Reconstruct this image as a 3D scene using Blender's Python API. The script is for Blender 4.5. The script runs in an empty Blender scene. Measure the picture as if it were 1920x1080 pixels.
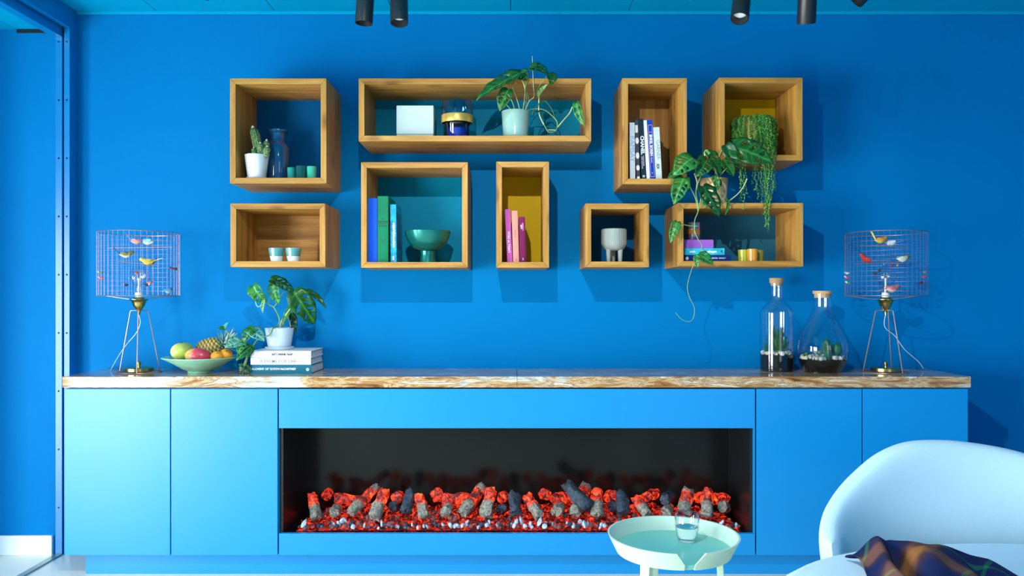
import bpy, bmesh, math, random
from mathutils import Vector, Matrix, noise
from mathutils.geometry import delaunay_2d_cdt

scene = bpy.context.scene
COL = scene.collection
PI = math.pi

# ------------------------------------------------------------------ camera, light, exposure
F, CX, CY, CAMY, CAMZ = 1500.0, 958.0, 555.0, -3.75, 1.19     # focal length in px of a 1920 px wide frame
cam_d = bpy.data.cameras.new('camera')
cam = bpy.data.objects.new('camera', cam_d)
COL.objects.link(cam)
cam.location = (0, CAMY, CAMZ)
cam.rotation_euler = (PI / 2, 0, 0)
cam_d.sensor_width = 36.0
cam_d.lens = 36.0 * F / 1920.0
cam_d.shift_x = (960 - CX) / 1920.0
cam_d.shift_y = (CY - 540) / 1920.0
cam_d.clip_start = 0.05
scene.camera = cam

world = bpy.data.worlds.new('daylight')
scene.world = world
world.use_nodes = True
bgn = world.node_tree.nodes['Background']
bgn.inputs[0].default_value = (0.75, 0.88, 1.0, 1)
bgn.inputs[1].default_value = 1.0

def area_light(name, loc, rot, sx, sy, power, color):
    d = bpy.data.lights.new(name, 'AREA')
    d.shape = 'RECTANGLE'; d.size = sx; d.size_y = sy
    d.energy = power; d.color = color
    o = bpy.data.objects.new(name, d); COL.objects.link(o)
    o.location = loc; o.rotation_euler = rot
    return o
# daylight entering through the glazed side on the left and the window behind the camera
area_light('window_daylight_left', (-3.46, -1.85, 0.85), (0, -PI / 2, 0), 1.66, 0.7, 112, (0.95, 0.98, 1.0))
area_light('window_daylight_side', (-3.46, -4.0, 0.85), (0, -PI / 2, 0), 1.66, 2.0, 305, (0.95, 0.98, 1.0))
area_light('window_daylight_rear', (2.2, -6.26, 1.35), (PI / 2, 0, 0), 1.9, 1.9, 9, (0.93, 0.97, 1.0))

vs = scene.view_settings
scene.display_settings.display_device = 'sRGB'
vs.view_transform = 'Standard'
vs.look = 'None'
vs.exposure = 0.0
vs.gamma = 1.0
vs.use_curve_mapping = False

# ------------------------------------------------------------------ helpers
def P(px, py, y):
    """photo pixel at depth y -> world point"""
    d = y - CAMY
    return Vector(((px - CX) / F * d, y, CAMZ - (py - CY) / F * d))
def mm(y):
    return (y - CAMY) / F
def PP(lst):
    return [P(*a) for a in lst]

def tag(o, label=None, cat=None, group=None, kind=None):
    if label: o['label'] = label
    if cat: o['category'] = cat
    if group: o['group'] = group
    if kind: o['kind'] = kind
    return o
def thing(name, label, cat, loc=(0, 0, 0), rotz=0.0, group=None):
    o = bpy.data.objects.new(name, None); COL.objects.link(o)
    o.empty_display_size = 0.05
    o.location = loc; o.rotation_euler = (0, 0, rotz)
    return tag(o, label, cat, group)
def link(name, me, parent=None, loc=None, rot=None):
    o = bpy.data.objects.new(name, me); COL.objects.link(o)
    if parent is not None: o.parent = parent
    if loc is not None: o.location = loc
    if rot is not None: o.rotation_euler = rot
    return o

def catmull(pts, n=6):
    pts = [Vector(p) for p in pts]
    if len(pts) < 3: 
        return [pts[0].lerp(pts[-1], i / n) for i in range(n + 1)]
    out = []
    for i in range(len(pts) - 1):
        p0 = pts[max(i - 1, 0)]; p1 = pts[i]; p2 = pts[i + 1]; p3 = pts[min(i + 2, len(pts) - 1)]
        for k in range(n):
            t = k / n
            out.append(0.5 * ((2 * p1) + (p2 - p0) * t + (2 * p0 - 5 * p1 + 4 * p2 - p3) * t * t + (3 * p1 - p0 - 3 * p2 + p3) * t ** 3))
    out.append(pts[-1])
    return out

class MB:
    """collects geometry for one mesh object"""
    def __init__(self):
        self.v = []; self.f = []; self.uv = None
    def add(self, vs_, fs_):
        b = len(self.v)
        self.v += [tuple(p) for p in vs_]
        self.f += [tuple(b + i for i in f) for f in fs_]
        return self
    def box(self, x0, x1, y0, y1, z0, z1):
        return self.add([(x0, y0, z0), (x1, y0, z0), (x1, y1, z0), (x0, y1, z0), (x0, y0, z1), (x1, y0, z1), (x1, y1, z1), (x0, y1, z1)],
                        [(0, 3, 2, 1), (4, 5, 6, 7), (0, 1, 5, 4), (1, 2, 6, 5), (2, 3, 7, 6), (3, 0, 4, 7)])
    def lathe(self, prof, seg=24, c=(0, 0, 0), sx=1, sy=1, rib=None):
        vs_, fs_ = [], []
        n = len(prof)
        for (r, z) in prof:
            for k in range(seg):
                a = 2 * PI * k / seg
                rr = r if rib is None else r * (1 + rib(a, z))
                vs_.append((c[0] + rr * sx * math.cos(a), c[1] + rr * sy * math.sin(a), c[2] + z))
        for i in range(n - 1):
            for k in range(seg):
                k2 = (k + 1) % seg
                fs_.append((i * seg + k, i * seg + k2, (i + 1) * seg + k2, (i + 1) * seg + k))
        if prof[0][0] > 1e-5: fs_.append(tuple(reversed(range(seg))))
        if prof[-1][0] > 1e-5: fs_.append(tuple((n - 1) * seg + k for k in range(seg)))
        return self.add(vs_, fs_)
    def ring(self, c, R, r, seg=32, rs=6, axis='z', a0=0, a1=2 * PI):
        full = abs(a1 - a0 - 2 * PI) < 1e-6
        pts = []
        for k in range(seg + (0 if full else 1)):
            a = a0 + (a1 - a0) * k / seg
            if axis == 'z': pts.append(Vector((c[0] + R * math.cos(a), c[1] + R * math.sin(a), c[2])))
            else: pts.append(Vector((c[0] + R * math.cos(a), c[1], c[2] + R * math.sin(a))))
        return self.tube(pts, r, rs, closed=full)
    def tube(self, pts, r, seg=6, closed=False, caps=True):
        pts = [Vector(p) for p in pts]
        n = len(pts)
        rad = r if isinstance(r, (list, tuple)) else [r] * n
        if len(rad) != n:
            rad = [rad[0] + (rad[-1] - rad[0]) * i / (n - 1) for i in range(n)]
        tg = []
        for i in range(n):
            if closed: t = pts[(i + 1) % n] - pts[i - 1]
            else: t = pts[min(i + 1, n - 1)] - pts[max(i - 1, 0)]
            tg.append(t.normalized() if t.length > 1e-9 else Vector((0, 0, 1)))
        u = tg[0].orthogonal().normalized()
        vs_, fs_ = [], []
        for i in range(n):
            u = (u - tg[i] * u.dot(tg[i]))
            u = u.normalized() if u.length > 1e-6 else tg[i].orthogonal().normalized()
            w = tg[i].cross(u)
            for k in range(seg):
                a = 2 * PI * k / seg
                vs_.append(pts[i] + (u * math.cos(a) + w * math.sin(a)) * rad[i])
        m = n if closed else n - 1
        for i in range(m):
            j = (i + 1) % n
            for k in range(seg):
                k2 = (k + 1) % seg
                fs_.append((i * seg + k, i * seg + k2, j * seg + k2, j * seg + k))
        if not closed and caps:
            fs_.append(tuple(reversed(range(seg)))); fs_.append(tuple((n - 1) * seg + k for k in range(seg)))
        return self.add(vs_, fs_)
    def grid(self, fn, nu, nv, wrap_v=False):
        vs_, fs_ = [], []
        for i in range(nu + 1):
            for j in range(nv + (0 if wrap_v else 1)):
                vs_.append(fn(i / nu, j / nv))
        w = nv if wrap_v else nv + 1
        for i in range(nu):
            for j in range(nv):
                j2 = (j + 1) % w if wrap_v else j + 1
                fs_.append((i * w + j, (i + 1) * w + j, (i + 1) * w + j2, i * w + j2))
        return self.add(vs_, fs_)
    def mesh(self, name, mat=None, smooth=True, bevel=0, angle=38, bseg=2):
        me = bpy.data.meshes.new(name)
        me.from_pydata(self.v, [], self.f)
        bm = bmesh.new(); bm.from_mesh(me)
        bmesh.ops.recalc_face_normals(bm, faces=bm.faces)
        if bevel:
            es = [e for e in bm.edges if len(e.link_faces) == 2 and e.calc_face_angle(0) > math.radians(30)]
            bmesh.ops.bevel(bm, geom=es, offset=bevel, segments=bseg, affect='EDGES', profile=0.6)
        bm.to_mesh(me); bm.free()
        if smooth and not bevel:
            me.polygons.foreach_set('use_smooth', [True] * len(me.polygons))
            me.set_sharp_from_angle(angle=math.radians(angle))
        if mat: me.materials.append(mat)
        me.update()
        return me
    def build(self, name, mat=None, parent=None, smooth=True, bevel=0, angle=38, bseg=2, loc=None, rot=None):
        return link(name, self.mesh(name, mat, smooth, bevel, angle, bseg), parent, loc, rot)

def boxobj(name, b, mat, parent=None, bevel=0, loc=None, rot=None):
    return MB().box(*b).build(name, mat, parent, bevel=bevel, loc=loc, rot=rot)

# ------------------------------------------------------------------ materials
def new_mat(name):
    m = bpy.data.materials.new(name); m.use_nodes = True
    nt = m.node_tree
    b = nt.nodes['Principled BSDF']
    return m, nt, b
def ramp(nt, stops, interp='LINEAR'):
    r = nt.nodes.new('ShaderNodeValToRGB')
    cr = r.color_ramp; cr.interpolation = interp
    while len(cr.elements) < len(stops): cr.elements.new(0.5)
    for e, (p, c) in zip(cr.elements, stops):
        e.position = p; e.color = (*c, 1) if len(c) == 3 else c
    return r
def coords(nt, kind='Object', scale=(1, 1, 1), rot=(0, 0, 0), rand=False):
    tc = nt.nodes.new('ShaderNodeTexCoord')
    mp = nt.nodes.new('ShaderNodeMapping')
    mp.inputs['Scale'].default_value = scale; mp.inputs['Rotation'].default_value = rot
    nt.links.new(tc.outputs[kind], mp.inputs['Vector'])
    if rand:
        oi = nt.nodes.new('ShaderNodeObjectInfo')
        ml = nt.nodes.new('ShaderNodeMath'); ml.operation = 'MULTIPLY'; ml.inputs[1].default_value = 37.0
        cb = nt.nodes.new('ShaderNodeCombineXYZ')
        nt.links.new(oi.outputs['Random'], ml.inputs[0])
        for i in range(3): nt.links.new(ml.outputs[0], cb.inputs[i])
        nt.links.new(cb.outputs[0], mp.inputs['Location'])
    return mp
def noise_n(nt, vec, scale, detail=4, rough=0.55, dist=0.0):
    n = nt.nodes.new('ShaderNodeTexNoise')
    n.inputs['Scale'].default_value = scale; n.inputs['Detail'].default_value = detail
    n.inputs['Roughness'].default_value = rough; n.inputs['Distortion'].default_value = dist
    nt.links.new(vec.outputs[0], n.inputs['Vector'])
    return n
def add_bump(nt, b, src, strength, dist=0.002):
    bp = nt.nodes.new('ShaderNodeBump')
    bp.inputs['Strength'].default_value = strength; bp.inputs['Distance'].default_value = dist
    nt.links.new(src, bp.inputs['Height']); nt.links.new(bp.outputs[0], b.inputs['Normal'])
_mc = {}
def M(name, c, rough=0.5, metal=0.0, spec=0.5, var=0.06, vs_=6.0, bump=0.0, bs=60.0, coat=0.0, sheen=0.0, emis=None, es=0.0, trans=0.0, ior=1.45, sss=0.0):
    """plain paint / ceramic / metal with a faint procedural mottle"""
    if name in _mc: return _mc[name]
    m, nt, b = new_mat(name)
    mp = coords(nt, 'Object')
    n = noise_n(nt, mp, vs_, 3)
    lo = tuple(max(0, x * (1 - var)) for x in c); hi = tuple(min(1, x * (1 + var)) for x in c)
    r = ramp(nt, [(0.3, lo), (0.7, hi)])
    nt.links.new(n.outputs['Fac'], r.inputs[0]); nt.links.new(r.outputs[0], b.inputs['Base Color'])
    b.inputs['Roughness'].default_value = rough; b.inputs['Metallic'].default_value = metal
    b.inputs['Specular IOR Level'].default_value = spec
    b.inputs['Coat Weight'].default_value = coat
    b.inputs['Coat Roughness'].default_value = 0.08
    if sheen: b.inputs['Sheen Weight'].default_value = sheen
    if trans: b.inputs['Transmission Weight'].default_value = trans; b.inputs['IOR'].default_value = ior
    if emis: b.inputs['Emission Color'].default_value = (*emis, 1); b.inputs['Emission Strength'].default_value = es
    if bump:
        nb = noise_n(nt, mp, bs, 3); add_bump(nt, b, nb.outputs['Fac'], bump)
    _mc[name] = m
    return m
def thin_glass(name, tint=(1, 1, 1), rough=0.0, boost=1.0):
    """clear blown glass as a thin sheet: see-through with fresnel reflections"""
    if name in _mc: return _mc[name]
    m, nt, b = new_mat(name)
    nt.nodes.remove(b)
    out = nt.nodes['Material Output']
    tr = nt.nodes.new('ShaderNodeBsdfTransparent'); tr.inputs[0].default_value = (*tint, 1)
    gl = nt.nodes.new('ShaderNodeBsdfGlossy'); gl.inputs['Roughness'].default_value = rough
    lw0 = nt.nodes.new('ShaderNodeLayerWeight'); lw0.inputs[0].default_value = 0.5
    lw = nt.nodes.new('ShaderNodeMath'); lw.operation = 'POWER'; lw.inputs[1].default_value = 4.0
    nt.links.new(lw0.outputs['Facing'], lw.inputs[0])
    ml = nt.nodes.new('ShaderNodeMath'); ml.operation = 'MULTIPLY_ADD'; ml.inputs[1].default_value = 0.75 * boost; ml.inputs[2].default_value = 0.05 * boost; ml.use_clamp = True
    mx = nt.nodes.new('ShaderNodeMixShader')
    nt.links.new(lw.outputs[0], ml.inputs[0]); nt.links.new(ml.outputs[0], mx.inputs[0])
    nt.links.new(tr.outputs[0], mx.inputs[1]); nt.links.new(gl.outputs[0], mx.inputs[2])
    nt.links.new(mx.outputs[0], out.inputs[0])
    _mc[name] = m
    return m
def oak(name, axis, dark=0.86):
    m, nt, b = new_mat(name)
    sc = [26.0, 26.0, 26.0]; sc['xyz'.index(axis)] = 1.7
    mp = coords(nt, 'Object', tuple(sc), rand=True)
    n1 = noise_n(nt, mp, 1.0, 6, 0.62, 0.6)
    sc2 = [150.0] * 3; sc2['xyz'.index(axis)] = 6.0
    mp2 = coords(nt, 'Object', tuple(sc2), rand=True)
    n2 = noise_n(nt, mp2, 1.0, 3, 0.6)
    k = dark
    r1 = ramp(nt, [(0.22, (0.22 * k, 0.078 * k, 0.010 * k)), (0.42, (0.48 * k, 0.225 * k, 0.036 * k)), (0.58, (0.63 * k, 0.325 * k, 0.066 * k)), (0.8, (0.72 * k, 0.42 * k, 0.105 * k))])
    r2 = ramp(nt, [(0.3, (0.72, 0.68, 0.62)), (0.6, (1, 1, 1))])
    mx = nt.nodes.new('ShaderNodeMix'); mx.data_type = 'RGBA'; mx.blend_type = 'MULTIPLY'; mx.inputs[0].default_value = 0.8
    nt.links.new(n1.outputs['Fac'], r1.inputs[0]); nt.links.new(n2.outputs['Fac'], r2.inputs[0])
    nt.links.new(r1.outputs[0], mx.inputs[6]); nt.links.new(r2.outputs[0], mx.inputs[7])
    # sparse knots
    mp3 = coords(nt, 'Object', tuple(4.0 if a == axis else 11.0 for a in 'xyz'), rand=True)
    vo = nt.nodes.new('ShaderNodeTexVoronoi'); vo.inputs['Scale'].default_value = 1.0
    nt.links.new(mp3.outputs[0], vo.inputs['Vector'])
    rk = ramp(nt, [(0.0, (0.25, 0.16, 0.1)), (0.10, (0.55, 0.45, 0.35)), (0.2, (1, 1, 1))])
    nt.links.new(vo.outputs['Distance'], rk.inputs[0])
    mx2 = nt.nodes.new('ShaderNodeMix'); mx2.data_type = 'RGBA'; mx2.blend_type = 'MULTIPLY'; mx2.inputs[0].default_value = 0.75
    nt.links.new(mx.outputs[2], mx2.inputs[6]); nt.links.new(rk.outputs[0], mx2.inputs[7])
    nt.links.new(mx2.outputs[2], b.inputs['Base Color'])
    b.inputs['Roughness'].default_value = 0.5; b.inputs['Specular IOR Level'].default_value = 0.35
    add_bump(nt, b, n2.outputs['Fac'], 0.12, 0.001)
    return m
OAK = {'x': oak('oak_along_x', 'x'), 'z': oak('oak_along_z', 'z')}
def marble():
    m, nt, b = new_mat('marble_brown_teal')
    mp = coords(nt, 'Object', (2.2, 9.0, 14.0), (0, 0.55, 0.3))
    n1 = noise_n(nt, mp, 1.6, 9, 0.66, 1.7)
    mp2 = coords(nt, 'Object', (1.0, 3.0, 3.0), (0, 0.4, 0.2))
    n2 = noise_n(nt, mp2, 2.1, 5, 0.6, 0.8)
    r1 = ramp(nt, [(0.28, (0.05, 0.02, 0.008)), (0.38, (0.24, 0.10, 0.03)), (0.46, (0.42, 0.22, 0.08)), (0.52, (0.66, 0.48, 0.27)), (0.56, (0.26, 0.13, 0.05)), (0.64, (0.78, 0.70, 0.55)), (0.72, (0.40, 0.22, 0.09))])
    r2 = ramp(nt, [(0.28, (0.10, 0.22, 0.22)), (0.40, (0.45, 0.68, 0.64)), (0.5, (0.72, 0.84, 0.80)), (0.6, (0.30, 0.46, 0.44)), (0.72, (0.82, 0.86, 0.82))])
    nt.links.new(n1.outputs['Fac'], r1.inputs[0]); nt.links.new(n1.outputs['Fac'], r2.inputs[0])
    rm = ramp(nt, [(0.55, (0, 0, 0)), (0.66, (1, 1, 1))])
    nt.links.new(n2.outputs['Fac'], rm.inputs[0])
    mx = nt.nodes.new('ShaderNodeMix'); mx.data_type = 'RGBA'
    nt.links.new(rm.outputs[0], mx.inputs[0]); nt.links.new(r1.outputs[0], mx.inputs[6]); nt.links.new(r2.outputs[0], mx.inputs[7])
    nt.links.new(mx.outputs[2], b.inputs['Base Color'])
    b.inputs['Roughness'].default_value = 0.09
    return m
MARBLE = marble()

BLUE = (0.0, 0.178, 0.465)
PAINT = M('blue_wall_paint', BLUE, rough=0.55, spec=0.04, var=0.025, vs_=2.0, bump=0.03, bs=350)
CEILP = M('blue_ceiling_paint', (0.0, 0.34, 0.58), rough=0.6, spec=0.04, var=0.03, vs_=3)
LACQ = M('blue_cabinet_lacquer', (0.0, 0.255, 0.62), rough=0.33, spec=0.6, var=0.015, vs_=2.0)
PROFILE = M('blue_metal_profile', (0.0, 0.2, 0.5), rough=0.28, spec=0.7, var=0.02)
BLACK = M('black_matt', (0.008, 0.009, 0.011), rough=0.45, var=0.1)
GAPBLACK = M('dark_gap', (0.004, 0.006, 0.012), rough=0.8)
WHITE = M('white_glaze', (0.78, 0.82, 0.84), rough=0.3, var=0.03, coat=0.3)
BRASS = M('brass', (0.62, 0.43, 0.14), rough=0.25, metal=1.0, var=0.05)
COPPER = M('copper_wire', (0.72, 0.38, 0.28), rough=0.32, metal=0.85, var=0.04)
# ------------------------------------------------------------------ the setting
def struct(name, mb, mat, parent=None, label=None, **kw):
    o = mb.build(name, mat, parent, **kw)
    if parent is None: o['kind'] = 'structure'
    if label: o['label'] = label
    return o
XL, XR, YR, ZC = -2.03, 3.4, -6.2, 2.52
struct('wall_back', MB().box(XL, XR, 0, 0.15, 0, 2.6), PAINT, label='bright blue painted wall behind the oak box shelves')
struct('wall_right', MB().box(XR, XR + 0.12, YR, 0.15, 0, 2.6), PAINT, label='blue painted side wall on the right')
FLOORM = M('pale_floor', (0.80, 0.79, 0.64), rough=0.32, var=0.06, vs_=3.0)
struct('wall_light_blocker', MB().box(-2.72, -2.62, -0.6, -0.066, 0, 2.44), PAINT, label='short blue wall piece added out of view to shade the adjoining wall')  # added out of view; keeps window light off the wall beyond the slot
struct('trim_painted_shade', MB().box(-2.273, -2.11, -0.072, -0.066, 2.401, 2.415), GAPBLACK, label='black strip painted as the edge shadow under the adjoining ceiling')  # black strip on the wall stands in for shade at the panel edge
struct('floor', MB().box(-4.35, XR + 0.12, YR - 0.1, 0.2, -0.08, 0), FLOORM, label='pale smooth floor')
# ceiling with panels
ceil = struct('ceiling', MB().box(XL, XR, YR, 0.1, ZC + 0.02, ZC + 0.06), GAPBLACK, label='blue panelled ceiling with dark joints')
pw = 0.5505; px0 = P(297, 17, 0).x - 4 * pw
pmesh = MB().box(0.0015, pw - 0.0015, 0.002, 1.198, 0, 0.019).mesh('panel', CEILP, bevel=0.0015)
for i in range(12):
    xa = px0 + i * pw
    if xa + pw < XL + 0.02 or xa > XR - 0.05: continue
    a = max(xa, XL); b_ = min(xa + pw, XR)
    for j in range(5):
        ya = -0.014 - (j + 1) * 1.2
        if a == xa and b_ == xa + pw:
            link('panel', pmesh, ceil, (xa, ya, ZC))
        else:
            MB().box(a + 0.0015, b_ - 0.0015, ya + 0.002, ya + 1.198, ZC, ZC + 0.019).build('panel', CEILP, ceil)
struct('trim_1', MB().box(XL, XR, -0.012, 0.0, ZC - 0.012, ZC + 0.02), CEILP, label='thin blue cove strip where wall meets ceiling', bevel=0.003)
# side partition with sliding slot
def jamb(name, x0, x1, zt, label, y0=-0.07):
    j = struct(name, MB().box(x0, x1, y0, 0.15, 0, zt), PROFILE, label=label, bevel=0.0015)
    xm = (x0 + x1) / 2
    zz = 2.36
    while zz > 0.05:
        MB().lathe([(0.0, -0.0045), (0.0035, -0.003), (0.0042, 0.0)], 10).build('screw', PROFILE, j, loc=(xm, y0, zz), rot=(PI / 2, PI, 0))
        zz -= 0.268
    return j
jamb('trim_2', -2.056, XL, 2.6, 'slim blue metal profile with screws right of the dark slot')
jamb('trim_3', -2.097, -2.066, 2.383, 'slim blue metal profile with screws left of the dark slot', -0.068)
struct('trim_4', MB().box(-2.066, -2.056, 0.04, 0.15, 0, 2.6), GAPBLACK, label='dark vertical slot between the two blue profiles')
struct('trim_5', MB().box(-2.056, XL, YR, -0.07, 2.425, 2.6), PROFILE, label='blue header beam running forward along the ceiling edge', bevel=0.0015)
hb = struct('trim_6', MB().box(-2.11, -2.066, YR, -0.066, 2.383, 2.6), PROFILE, label='lower blue header profile beside the adjoining ceiling', bevel=0.0015)
struct('trim_7', MB().box(-2.066, -2.056, YR, -0.07, 2.5, 2.6), GAPBLACK, label='dark track slot between the header beams')
struct('wall_left', MB().box(-4.2, -2.097, -0.066, 0.15, 0, 2.6), PAINT, label='blue wall of the adjoining space beyond the slot')
struct('baseboard_left', MB().box(-4.2, -2.106, -0.082, -0.066, 0, 0.09), M('white_paint', (0.82, 0.86, 0.88), rough=0.4), label='white baseboard of the adjoining blue wall', bevel=0.002)
c2 = struct('ceiling_side', MB().box(-4.3, -2.11, YR, 0.1, 2.435, 2.48), GAPBLACK, label='lower blue panelled ceiling of the adjoining space')
for i in range(4):
    xa = -2.110 - (i + 1) * 0.163 if i == 0 else -2.273 - i * 0.6
    xb = -2.110 if i == 0 else xa + 0.6
    for j in range(5):
        yb = -0.08 - j * 1.2 if i == 0 else -0.066 - j * 1.2
        MB().box(xa + 0.0015, xb - 0.0015, max(yb - 1.2, YR) + 0.002, yb, 2.415, 2.434).build('panel', CEILP, c2, bevel=0.0015)
struct('trim_8', MB().box(-2.093, -2.062, YR, -0.07, 0.0, 0.006), M('grey_green_metal', (0.26, 0.36, 0.33), rough=0.35, metal=0.6), label='grey-green metal floor track running towards the viewer', bevel=0.001)
# glazed side wall on the left and window wall behind the camera
def window_wall(name, wname, axis, pos, thick, lo, hi, o0, o1, z0, z1, n, label):
    mb = MB()
    for (a, b_, c, d) in ((lo, o0, 0, 2.6), (o1, hi, 0, 2.6), (o0, o1, 0, z0), (o0, o1, z1, 2.6)):
        if b_ - a < 1e-4 or d - c < 1e-4: continue
        if axis == 'x': mb.box(pos, pos + thick, a, b_, c, d)
        else: mb.box(a, b_, pos, pos + thick, c, d)
    struct(name, mb, PAINT if axis == 'x' else M('grey_plaster', (0.12, 0.15, 0.13), rough=0.7), label=label)
    w = thing(wname, 'tall glazed window letting in daylight', None); w['kind'] = 'structure'
    FR = M('white_paint', (0.82, 0.86, 0.88))
    for k in range(n + 1):
        q = o0 + (o1 - o0) * k / n
        a, b_ = max(o0, q - 0.03), min(o1, q + 0.03)
        if axis == 'x': MB().box(pos + 0.01, pos + 0.06, a, b_, z0, z1).build('mullion', FR, w)
        else: MB().box(a, b_, pos + 0.02, pos + 0.07, z0, z1).build('mullion', FR, w)
window_wall('wall_window_side', 'window_1', 'x', -3.4, 0.1, -2.6, 0.1, -2.2, -1.5, 0.01, 1.7, 1, 'blue side wall with a tall narrow window opening')
window_wall('wall_window_front', 'window_3', 'x', -3.4, 0.1, YR, -2.6, -5.0, -3.0, 0.01, 1.7, 3, 'blue side wall with a wide window opening')
window_wall('wall_rear', 'window_2', 'y', YR - 0.1, 0.1, -4.3, XR + 0.1, 1.25, 3.15, 0.4, 2.3, 2, 'pale rear wall with a window opening')

# ------------------------------------------------------------------ low cabinets, worktop, plinth
YF = -0.375
zc0, zc1 = P(0, 1041, YF).z, P(0, 728, YF).z
def cab(px0_, px1_, label):
    x0, x1 = P(px0_, 0, YF).x, P(px1_, 0, YF).x
    t = thing('base_cabinet', label, 'cabinet', ((x0 + x1) / 2, -0.19, zc0))
    w = (x1 - x0) / 2
    boxobj('carcass', (-w + 0.001, w - 0.001, -0.163, 0.187, 0.001, zc1 - zc0 - 0.001), LACQ, t)
    boxobj('door', (-w + 0.0025, w - 0.0025, -0.185, -0.1645, 0, zc1 - zc0 - 0.003), LACQ, t, bevel=0.0012)
    return t
cab(120, 320, 'pale blue lacquered cabinet at the far left end, under the left bird cage lamp')
cab(320, 521.5, 'light blue lacquered cabinet directly left of the fireplace')
cab(1417.5, 1617, 'blue lacquered cabinet directly right of the fireplace')
cab(1617, 1816, 'darker blue lacquered cabinet at the far right end, partly hidden by the sofa')
xa, xb = P(161, 0, -0.325).x, P(1780, 0, -0.325).x
tag(boxobj('plinth', (xa, xb, -0.325, -0.02, 0.0, zc0), LACQ), 'recessed blue plinth under the row of low cabinets', 'plinth')
wt = thing('worktop', 'long polished brown and teal veined marble worktop on the blue cabinets', 'worktop', (0, -0.19, 0.805))
xs = P(970, 0, YF).x; xw0, xw1 = P(117, 0, YF).x, P(1820, 0, YF).x
boxobj('slab', (xw0, xs - 0.0006, -0.187, 0.189, -0.001, 0.045), MARBLE, wt, bevel=0.0015)
boxobj('slab', (xs + 0.0006, xw1, -0.187, 0.189, -0.001, 0.045), MARBLE, wt, bevel=0.0015)
ZW = 0.85

# ------------------------------------------------------------------ fireplace
fx0, fx1 = P(522.5, 0, YF).x, P(1416.5, 0, YF).x
oz0, oz1 = P(0, 1000.5, YF).z, P(0, 803, YF).z
fp = thing('fireplace', 'wide built-in electric fireplace with a black firebox between the blue cabinets', 'fireplace', (0, -0.19, zc0))
def fbox(name, b, mat, bevel=0, par=None):
    return boxobj(name, (b[0], b[1], b[2] + 0.19, b[3] + 0.19, b[4] - zc0, b[5] - zc0), mat, par or fp, bevel=bevel)
fbox('upper_panel', (fx0 + 0.0015, fx1 - 0.0015, YF, -0.355, oz1, zc1 - 0.003), LACQ, 0.0012)
fbox('lower_panel', (fx0 + 0.0015, fx1 - 0.0015, YF, -0.355, zc0, oz0), LACQ, 0.0012)
FB = M('firebox_black', (0.006, 0.008, 0.010), rough=0.35, var=0.2)
GLOSSB = M('firebox_back_glass', (0.004, 0.005, 0.005), rough=0.2, spec=0.32, var=0.1)
xi0, xi1 = fx0 + 0.001, fx1 - 0.006
fbox('edge_trim', (fx1 - 0.0055, fx1 - 0.0015, YF + 0.001, -0.33, oz0, oz1), LACQ)
fbox('side_panel', (xi0, xi0 + 0.012, -0.354, -0.012, oz0 - 0.03, oz1 + 0.05), FB)
fbox('side_panel', (xi1 - 0.012, xi1, -0.354, -0.012, oz0 - 0.03, oz1 + 0.05), FB)
fbox('back_panel', (xi0 + 0.012, xi1 - 0.012, -0.020, -0.008, oz0 - 0.03, oz1 + 0.05), GLOSSB)
fbox('top_panel', (xi0 + 0.012, xi1 - 0.012, -0.354, -0.020, oz1 + 0.03, oz1 + 0.045), FB)
fbox('tray', (xi0 + 0.012, xi1 - 0.012, -0.354, -0.020, oz0 - 0.025, oz0 - 0.010), M('tray_gloss_black', (0.004, 0.005, 0.006), rough=0.08, spec=0.8))
zt = oz0 - 0.010

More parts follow.
